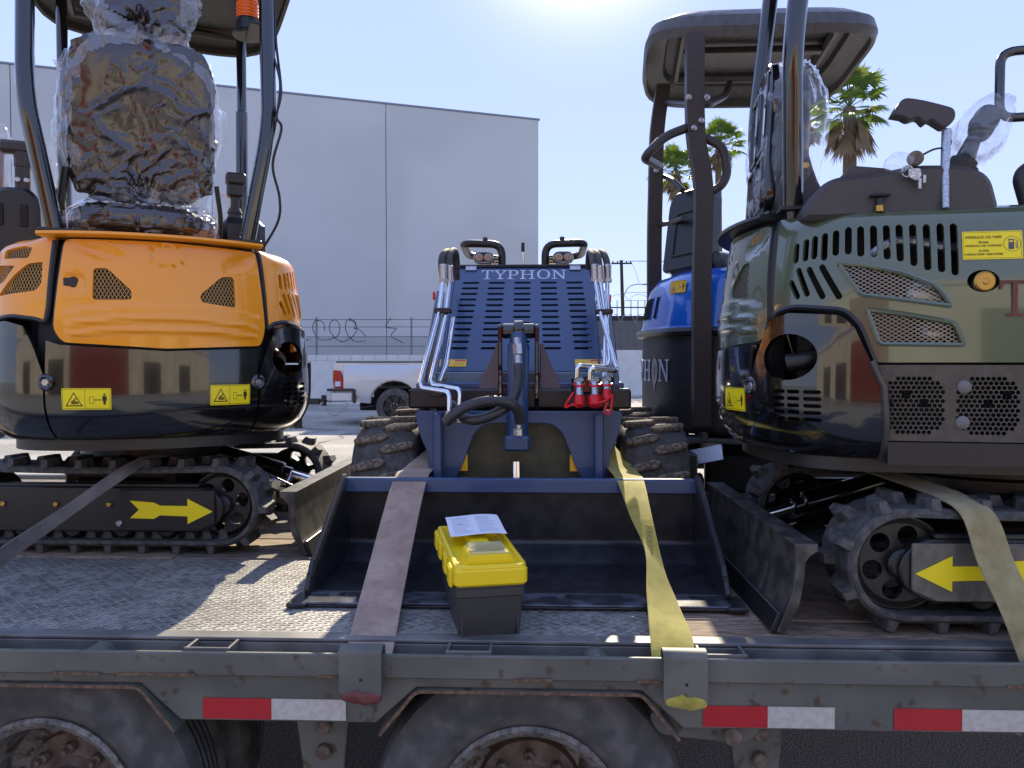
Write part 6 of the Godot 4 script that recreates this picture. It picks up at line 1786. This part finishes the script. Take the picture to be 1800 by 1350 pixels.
	# seat
	var ss := part(o, "seat_back", moved(prism(poly([Vector2(-0.14, -0.19), Vector2(0.14, -0.19), Vector2(0.13, 0.14), Vector2(0.10, 0.19), Vector2(-0.10, 0.19), Vector2(-0.13, 0.14)], 0.03), 0.07, 0.02), at(Vector3.ZERO)), M.satin, at(Vector3(-0.3032, 1.239, 0.07), Vector3(-10, -52, 3)))
	part(ss, "shell_rib", tube(fillet([Vector3(-0.08, -0.12, 0.036), Vector3(0.08, -0.12, 0.036), Vector3(0.07, 0.08, 0.036), Vector3(-0.07, 0.08, 0.036), Vector3(-0.08, -0.12, 0.036)], 0.02), 0.007, 6, false), M.satin)
	part(o, "seat_pad", cushion(Vector3(0.15, 0.06, 0.15), 3.0, 0.006, 81, 40, 24), M.satin, at(Vector3(-0.2219, 1.077, 0.02), Vector3(0, -50, 0)), 60.0)
	part(o, "hose_bundle", tube(spline([Vector3(-0.2297, 1.109, 0.17), Vector3(-0.2086, 1.072, 0.22), Vector3(-0.1742, 1.054, 0.2), Vector3(-0.1297, 1.085, 0.12)]), 0.03, 10), M.rubber)
	# tracks
	for zc in [0.33, -0.33]:
		build_track(o, Transform3D(Basis(), Vector3(0.05, 0, 0)), zc, 0.40, 0.150, 0.20, 40, M.rubber, M.rubber)
		part(o, "track_frame", box(Vector3(0.72, 0.16, 0.06), 0.02, Vector3(0.05, 0.17, zc + 0.05 * signf(zc))), M.satin)
	part(o, "slew_base", join([box(Vector3(0.4, 0.10, 0.5), 0.02, Vector3(0, 0.24, 0)), moved(rod(0.24, 0.06, 0.01, 28), at(Vector3(0, 0.30, 0)))]), M.satin)
	part(o, "step_plate", moved(box(Vector3(0.18, 0.008, 0.07), 0.002), at(Vector3(-0.3463, 0.2549, 0.47), Vector3(58, 0, 27))), M.zinc)
	part(o, "side_frame", box(Vector3(0.04, 0.10, 0.30), 0.006, Vector3(-0.3966, 0.225, 0.42)), M.charcoal)

# ---------------------------------------------------------------- toolbox and paper
func make_toolbox() -> void:
	var o := thing("toolbox", "black toolbox with bright yellow lid standing in front of the bucket", "toolbox", Vector3(-0.156, DECK + 0.008, -1.940), deg_to_rad(13.0))
	o.rotation.x = deg_to_rad(1.4)
	var body := PackedVector3Array()
	var c := Vector3(0, 0.05, 0)
	var q := []
	for e in [[0.072, 0.185, 0.0], [0.080, 0.198, 0.122]]:
		var l := []
		for p in rect(-e[0], -e[1], e[0], e[1], 0.014, 4):
			l.append(Vector3(p.x, e[2], p.y))
		q.append(l)
	var n: int = q[0].size()
	for i in n:
		hull_face(body, [q[0][i], q[0][(i + 1) % n], q[1][(i + 1) % n], q[1][i]], c)
	hull_face(body, q[0].duplicate(), c)
	hull_face(body, q[1].duplicate(), c)
	part(o, "box_body", body, M.box_grey)
	part(o, "body_band", moved(prism(rect(-0.081, -0.199, 0.081, 0.199, 0.014), 0.022, 0.003), at(Vector3(0, 0.104, 0), Vector3(90, 0, 0))), M.box_grey)
	for x in [-0.045, 0.045]:
		part(o, "body_rib", moved(box(Vector3(0.006, 0.085, 0.006), 0.002), at(Vector3(x * 1.45, 0.045, 0.187), Vector3(-6, 0, 0))), M.box_grey)
	var lid := part(o, "lid", moved(prism(rect(-0.086, -0.206, 0.086, 0.206, 0.018, 5), 0.042, 0.006), at(Vector3(0, 0.141, 0), Vector3(90, 0, 0))), M.box_yellow)
	part(lid, "lid_rim", moved(tube(fillet([Vector3(-0.078, 0, -0.196), Vector3(0.078, 0, -0.196), Vector3(0.078, 0, 0.196), Vector3(-0.078, 0, 0.196), Vector3(-0.078, 0, -0.196)], 0.02), 0.007, 8, false), at(Vector3(0, 0.162, 0))), M.box_yellow)
	for z in [-0.135, 0.135]:
		part(lid, "lid_dome", moved(prism(poly([Vector2(-0.062, 0), Vector2(0.062, 0), Vector2(0.048, 0.028), Vector2(-0.048, 0.028)], 0.006), 0.10, 0.008), at(Vector3(0, 0.160, z))), M.box_yellow)
		part(lid, "organiser_lid", moved(box(Vector3(0.085, 0.007, 0.094), 0.002), at(Vector3(0.0, 0.1915, z))), M.clear_lid)
	part(lid, "handle_bridge", moved(prism(poly([Vector2(-0.03, 0), Vector2(0.03, 0), Vector2(0.022, 0.022), Vector2(-0.022, 0.022)], 0.006), 0.20, 0.006), at(Vector3(0, 0.160, 0))), M.box_yellow)
	for z in [-0.17, -0.08, 0.05, 0.15]:
		part(lid, "hinge_tab", moved(box(Vector3(0.012, 0.048, 0.055), 0.005), at(Vector3(-0.088, 0.136, z))), M.box_yellow)
	part(o, "latch", moved(join([box(Vector3(0.008, 0.04, 0.05), 0.002), box(Vector3(0.016, 0.008, 0.04), 0.002, Vector3(0.006, 0.01, 0))]), at(Vector3(0.089, 0.128, 0.06))), M.chrome)
	# folded paper sheet lying over the lid
	var s := func(p: Vector2) -> Vector3:
		return Vector3(p.x, 0.0 + 0.003 * sin(p.x * 30.0 + 0.6) + 0.002 * sin(p.y * 26.0) + 0.05 * pow(maxf(0.0, absf(p.x) - 0.055), 1.0) * -0.6, -p.y)
	var img := Image.create(160, 224, false, Image.FORMAT_RGB8)
	img.fill(Color(0.87, 0.88, 0.90))
	for y in range(26, 204, 6):
		for x in [[14, 74], [86, 146]]:
			var len := rng.randi_range(36, 60)
			img.fill_rect(Rect2i(x[0], y, len, 2), Color(0.60, 0.62, 0.67))
	var sheet := MeshInstance3D.new()
	sheet.mesh = panel(s, rect(-0.068, -0.10, 0.075, 0.10), [], 0.012, 0.001)
	sheet.material_override = printed(img, 0.85)
	sheet.name = numbered("paper_sheet")
	add_child(sheet)
	sheet.transform = o.transform * Transform3D(Basis.from_euler(Vector3(deg_to_rad(0.6), deg_to_rad(-2), 0)), Vector3(0.0, 0.1955, -0.088))
	tag(sheet, "white printed instruction sheet lying on the toolbox's yellow lid", "paper")

# ---------------------------------------------------------------- tie-down straps
func strap(called: String, label: String, a: Array, b: Array, m: Material, hook: bool, hook_x0: float, hook_x1: float, loop_mat: Material) -> Node3D:
	var o := thing(called, label, "strap", Vector3.ZERO, 0.0, "tie-down straps over the machines")
	part(o, "webbing", woven(spline(a, 8), spline(b, 8), 0.003), m, Transform3D.IDENTITY, 40.0)
	# woven edges
	part(o, "webbing_edge", tube(spline(a, 8), 0.0022, 6), m)
	part(o, "webbing_edge", tube(spline(b, 8), 0.0022, 6), m)
	if hook:
		var w := hook_x1 - hook_x0
		var x := (hook_x0 + hook_x1) / 2
		var sec := []
		for i in 7:
			var t := PI * i / 6
			sec.append(Vector2(-1.645 - cos(t) * 0.02 + 0.006, DECK + 0.006 + sin(t) * 0.014))
		var A := [Vector3(x - w / 2, DECK - 0.03, -1.664)]
		var B := [Vector3(x + w / 2, DECK - 0.03, -1.664)]
		for p in sec:
			A.append(Vector3(x - w / 2, p.y, p.x))
			B.append(Vector3(x + w / 2, p.y, p.x))
		A.append(Vector3(x - w / 2, DECK - 0.078, -1.620))
		B.append(Vector3(x + w / 2, DECK - 0.078, -1.616))
		var h := part(o, "flat_hook", band(A, B, 0.006), M.frame, Transform3D.IDENTITY, 50.0)
		h.set_meta("label", "worn flat steel hook over the rail")
		part(h, "hook_hole", moved(rod(0.0035, 0.002, 0.0, 10), at(Vector3(x + 0.002, DECK - 0.045, -1.6145), Vector3(88, 0, 0))), M.void)
		var lp := cushion(Vector3(w * 0.44, 0.010, 0.009), 3.5, 0.006, 91, 40, 16)
		part(o, "webbing_loop", lp, loop_mat, at(Vector3(x, DECK - 0.084, -1.622)))
	return o

func make_straps() -> void:
	strap("ratchet_strap", "faded brown webbing strap over the left side of the bucket, hooked on the rail", [Vector3(-0.409, 0.7121, -1.665), Vector3(-0.4303, 0.7304, -1.7), Vector3(-0.4551, 0.8248, -2.02), Vector3(-0.4588, 0.9997, -2.385), Vector3(-0.4501, 1.024, -2.55), Vector3(-0.3891, 1.074, -2.8)], [Vector3(-0.3358, 0.7131, -1.665), Vector3(-0.3298, 0.7317, -1.7), Vector3(-0.3515, 0.8258, -2.02), Vector3(-0.3568, 1, -2.385), Vector3(-0.3508, 1.024, -2.55), Vector3(-0.3683, 1.037, -2.8)], M.web_brown, true, -0.430, -0.338, M.maroon)
	var ys := strap("ratchet_strap", "twisted yellow webbing strap over the right side of the bucket, hooked on the rail", [Vector3(0.2466, 0.7213, -1.665), Vector3(0.2492, 0.7486, -1.71), Vector3(0.2623, 0.8161, -1.87), Vector3(0.2784, 0.8801, -2.02), Vector3(0.2591, 0.9391, -2.2), Vector3(0.2419, 1.007, -2.385), Vector3(0.2209, 1.035, -2.55), Vector3(0.2056, 1.09, -2.75)], [Vector3(0.3226, 0.7224, -1.665), Vector3(0.3411, 0.7498, -1.71), Vector3(0.334, 0.789, -1.87), Vector3(0.3191, 0.8417, -1.985), Vector3(0.313, 0.9454, -2.17), Vector3(0.3208, 1.008, -2.385), Vector3(0.326, 1.009, -2.55), Vector3(0.2663, 1.076, -2.75)], M.web_yellow, true, 0.262, 0.354, M.yellow_web_loop if M.has("yellow_web_loop") else M.web_yellow)
	for e in [["6000", [Vector3(0.2453, 0.9916, -2.35), Vector3(0.311, 0.9919, -2.35), Vector3(0.2522, 0.9512, -2.24)]], ["TOUGH TOOLS", [Vector3(0.2808, 0.9214, -2.13), Vector3(0.323, 0.9217, -2.13), Vector3(0.2861, 0.8597, -2)]]]:
		var along_ := (e[1][2] - (e[1][0] + e[1][1]) * 0.5).normalized() as Vector3
		var across: Vector3 = (e[1][1] - e[1][0]).normalized()
		var nrm: Vector3 = across.cross(along_).normalized()
		nrm = nrm if nrm.z > 0.0 else -nrm
		var c: Vector3 = ((e[1][0] + e[1][1]) * 0.5 + e[1][2]) * 0.5
		part(ys, "strap_print", lettering(e[0], 0.016, 0.0008, false, 500), M.faded_ink, Transform3D(Basis(along_, nrm.cross(along_), nrm), c + nrm * 0.004))
	strap("ratchet_strap", "grey webbing strap slanting across the orange excavator's near track", [Vector3(-1.447, 0.7892, -1.7), Vector3(-1.519, 0.8496, -2.1), Vector3(-1.483, 0.9225, -2.33), Vector3(-1.37, 1.022, -2.42), Vector3(-1.349, 1.05, -2.52), Vector3(-1.362, 1.051, -2.68)], [Vector3(-1.434, 0.7366, -1.7), Vector3(-1.52, 0.7963, -2.1), Vector3(-1.466, 0.8924, -2.33), Vector3(-1.329, 1.008, -2.42), Vector3(-1.3, 1.047, -2.52), Vector3(-1.31, 1.047, -2.68)], M.web_grey, false, 0, 0, null)
	strap("ratchet_strap", "pale olive webbing strap draped over the green excavator's near track", [Vector3(0.8951, 1.075, -2.35), Vector3(0.9274, 1.064, -2.08), Vector3(0.9465, 1.052, -1.88), Vector3(0.9657, 1.025, -1.79), Vector3(0.9804, 0.9251, -1.745), Vector3(1.008, 0.8248, -1.7), Vector3(1.034, 0.7141, -1.665)], [Vector3(0.9312, 1.086, -2.4), Vector3(0.9964, 1.067, -2.1), Vector3(1.024, 1.055, -1.9), Vector3(1.04, 1.025, -1.79), Vector3(1.058, 0.9259, -1.745), Vector3(1.085, 0.8257, -1.7), Vector3(1.112, 0.7152, -1.665)], M.web_olive, true, 1.10, 1.19, M.web_olive)

# ---------------------------------------------------------------- silver pickup and hitch
func make_pickup() -> void:
	var D := 16.9
	var xr := -4.573
	var o := thing("pickup_truck", "silver pickup truck parked behind the loader, its tailgate to the left", "pickup", Vector3(xr, 0, -D))
	# side outline: x from the tailgate forwards
	var up := [Vector2(0.0, 0.62), Vector2(0.02, 1.36), Vector2(0.06, 1.40), Vector2(2.05, 1.40), Vector2(2.08, 1.44), Vector2(2.35, 1.90), Vector2(2.6, 1.95), Vector2(3.6, 1.95), Vector2(4.25, 1.40), Vector2(5.6, 1.30), Vector2(5.85, 1.15), Vector2(5.88, 0.55), Vector2(5.30, 0.50)]
	for e in [4.75, 1.36]:
		for k in 11:
			var a := PI * k / 10.0
			up.append(Vector2(e + cos(a) * 0.54, 0.50 + sin(a) * 0.50))
	up.append(Vector2(0.55, 0.52))
	up.append(Vector2(0.50, 0.62))
	for side in [1.0, -1.0]:
		part(o, "body_side", moved(prism(poly(up), 0.10), at(Vector3(0, 0, -0.05 if side > 0 else -1.93))), M.car_silver, Transform3D.IDENTITY, 30.0)
	var bulge := func(q: Vector2) -> Vector3:
		var t := (q.y - 0.95) / 0.45
		return Vector3(q.x, q.y, 0.012 + 0.055 * (1.0 - t * t) - 0.05 * pow(clampf((q.y - 1.26) / 0.14, 0.0, 1.0), 2.0))
	var bed := [Vector2(0.24, 0.66), Vector2(0.24, 1.395), Vector2(2.05, 1.395), Vector2(2.05, 0.52), Vector2(1.92, 0.52)]
	for k in 13:
		var a := PI * k / 12.0
		bed.append(Vector2(1.36 + cos(a) * 0.55, 0.51 + sin(a) * 0.51))
	bed.append_array([Vector2(0.62, 0.52), Vector2(0.56, 0.66)])
	part(o, "bed_side", panel(bulge, poly(bed), [], 0.08, 0.03), M.car_silver)
	part(o, "fuel_door", moved(prism(rect(-0.09, -0.08, 0.09, 0.08, 0.03), 0.006, 0.002), at(Vector3(1.9, 1.18, 0.062))), M.car_silver)
	part(o, "belt_crease", box(Vector3(3.5, 0.05, 0.03), 0.012, Vector3(3.9, 1.25, 0.005)), M.car_silver)
	part(o, "cab_roof", box(Vector3(1.45, 0.12, 1.7), 0.05, Vector3(3.0, 1.93, -0.98)), M.car_silver)
	part(o, "cargo_bed", join([box(Vector3(1.95, 0.06, 1.75), 0.01, Vector3(1.05, 0.85, -0.98)), box(Vector3(0.06, 0.75, 1.8), 0.01, Vector3(2.05, 1.1, -0.98))]), M.dark)
	part(o, "bed_rail", box(Vector3(2.0, 0.035, 0.11), 0.01, Vector3(1.06, 1.415, -0.05)), M.satin)
	part(o, "hood", box(Vector3(1.6, 0.12, 1.8), 0.05, Vector3(5.0, 1.30, -0.98)), M.car_silver)
	part(o, "cab_window", moved(prism(poly([Vector2(2.32, 1.45), Vector2(2.45, 1.86), Vector2(3.55, 1.86), Vector2(4.05, 1.45)], 0.04), 0.02), at(Vector3(0, 0, 0.003))), M.glass_dark)
	part(o, "rear_window", box(Vector3(0.02, 0.4, 1.4), 0.01, Vector3(2.33, 1.66, -0.98)), M.glass_dark)
	var tg := part(o, "tailgate", box(Vector3(0.07, 0.62, 1.70), 0.02, Vector3(-0.03, 1.06, -0.98)), M.car_silver)
	part(tg, "tailgate_handle", box(Vector3(0.02, 0.12, 0.3), 0.01, Vector3(-0.07, 1.15, -0.6)), M.satin)
	var tl := part(o, "tail_light", moved(prism(poly([Vector2(0.01, 1.24), Vector2(0.17, 1.22), Vector2(0.22, 1.08), Vector2(0.235, 0.84), Vector2(0.03, 0.84), Vector2(0.0, 1.0)], 0.03), 0.06, 0.012), at(Vector3(0, 0, 0.025))), M.tail_red)
	part(tl, "reverse_lens", box(Vector3(0.12, 0.11, 0.01), 0.004, Vector3(0.11, 0.93, 0.056)), M.white_ink)
	part(o, "rear_bumper", join([box(Vector3(0.50, 0.22, 0.14), 0.03, Vector3(0.20, 0.65, 0.03)), box(Vector3(0.16, 0.24, 1.85), 0.03, Vector3(-0.10, 0.66, -0.98))]), M.car_silver)
	part(o, "bumper_trim", join([box(Vector3(0.6, 0.06, 0.15), 0.01, Vector3(0.18, 0.80, 0.04)), box(Vector3(0.06, 0.30, 0.12), 0.01, Vector3(0.48, 0.66, 0.05))]), M.satin)
	part(o, "underbody", box(Vector3(5.0, 0.25, 1.3), 0.03, Vector3(3.0, 0.45, -0.98)), M.void)
	part(o, "exhaust_pipe", rod_between(Vector3(0.55, 0.40, -0.25), Vector3(0.98, 0.45, -0.4), 0.055, 0.0, 14), M.satin)
	for e in [[1.36, -0.13], [4.75, -0.13], [1.36, -1.80], [4.75, -1.80]]:
		var w := part(o, "wheel", moved(lathe([Vector2(0.26, -0.12), Vector2(0.36, -0.135), Vector2(0.40, -0.12), Vector2(0.42, -0.09), Vector2(0.42, 0.09), Vector2(0.40, 0.12), Vector2(0.36, 0.135), Vector2(0.26, 0.12)], 40), at(Vector3.ZERO, Vector3(90, 0, 0))), M.tyre, at(Vector3(e[0], 0.42, e[1])))
		part(w, "rim_barrel", moved(lathe([Vector2(0.265, 0.12), Vector2(0.25, 0.03), Vector2(0, 0.03)], 32), at(Vector3.ZERO, Vector3(90, 0, 0))), M.satin)
		for k in 6:
			var a := TAU * (k + 0.25) / 6
			part(w, "spoke", moved(prism(poly([Vector2(0.03, -0.035), Vector2(0.255, -0.055), Vector2(0.255, 0.055), Vector2(0.03, 0.035)]), 0.03, 0.008), at(Vector3(0, 0, 0.10), Vector3(0, 0, rad_to_deg(a)))), M.satin)
		part(w, "hub_cap", moved(rod(0.06, 0.03, 0.008, 16), at(Vector3(0, 0, 0.115), Vector3(90, 0, 0))), M.satin)
		for k in 6:
			var a := TAU * (k + 0.75) / 6
			part(w, "lug_nut", moved(rod(0.012, 0.02, 0.0, 6), at(Vector3(cos(a) * 0.085, sin(a) * 0.085, 0.11), Vector3(90, 0, 0))), M.zinc)
		part(o, "wheel_well", moved(lathe([Vector2(0.53, -0.28), Vector2(0.53, 0.05), Vector2(0.05, -0.28)], 24, 0.0, -PI), at(Vector3(e[0], 0.50, e[1] - (0.12 if e[1] > -1 else -0.12)), Vector3(90, 0, 0))), M.void)
	# trailer coupling hooked to the tow bar, its trailer hidden behind the orange excavator
	var h := thing("trailer_coupling", "black trailer coupling with hanging chain behind the silver pickup", "coupling", Vector3(xr - 0.05, 0, -D - 0.9))
	part(h, "tow_bar", box(Vector3(1.1, 0.07, 0.07), 0.01, Vector3(-0.45, 0.52, 0)), M.satin)
	part(h, "coupler_head", join([box(Vector3(0.10, 0.26, 0.14), 0.02, Vector3(-0.42, 0.52, 0)), box(Vector3(0.9, 0.14, 0.12), 0.02, Vector3(-0.95, 0.50, 0))]), M.satin)
	var ch := PackedVector3Array()
	for i in 16:
		var t := i / 15.0
		var p := Vector3(lerpf(-0.45, 0.15, t), 0.46 - sin(t * PI) * 0.28, 0.08)
		ch.append_array(moved(tube(along(flat, Array(disc(Vector2.ZERO, 0.03, 10, 0.02)) + [Vector2(0.03, 0)]), 0.008, 5, false), at(p, Vector3(90 if i % 2 else 0, 0, 0))))
	part(h, "safety_chain", ch, M.zinc)
	part(h, "cable", tube(spline([Vector3(-0.4, 0.56, 0.05), Vector3(-0.2, 0.5, 0.06), Vector3(0.1, 0.72, 0.05)]), 0.02, 6), M.satin)
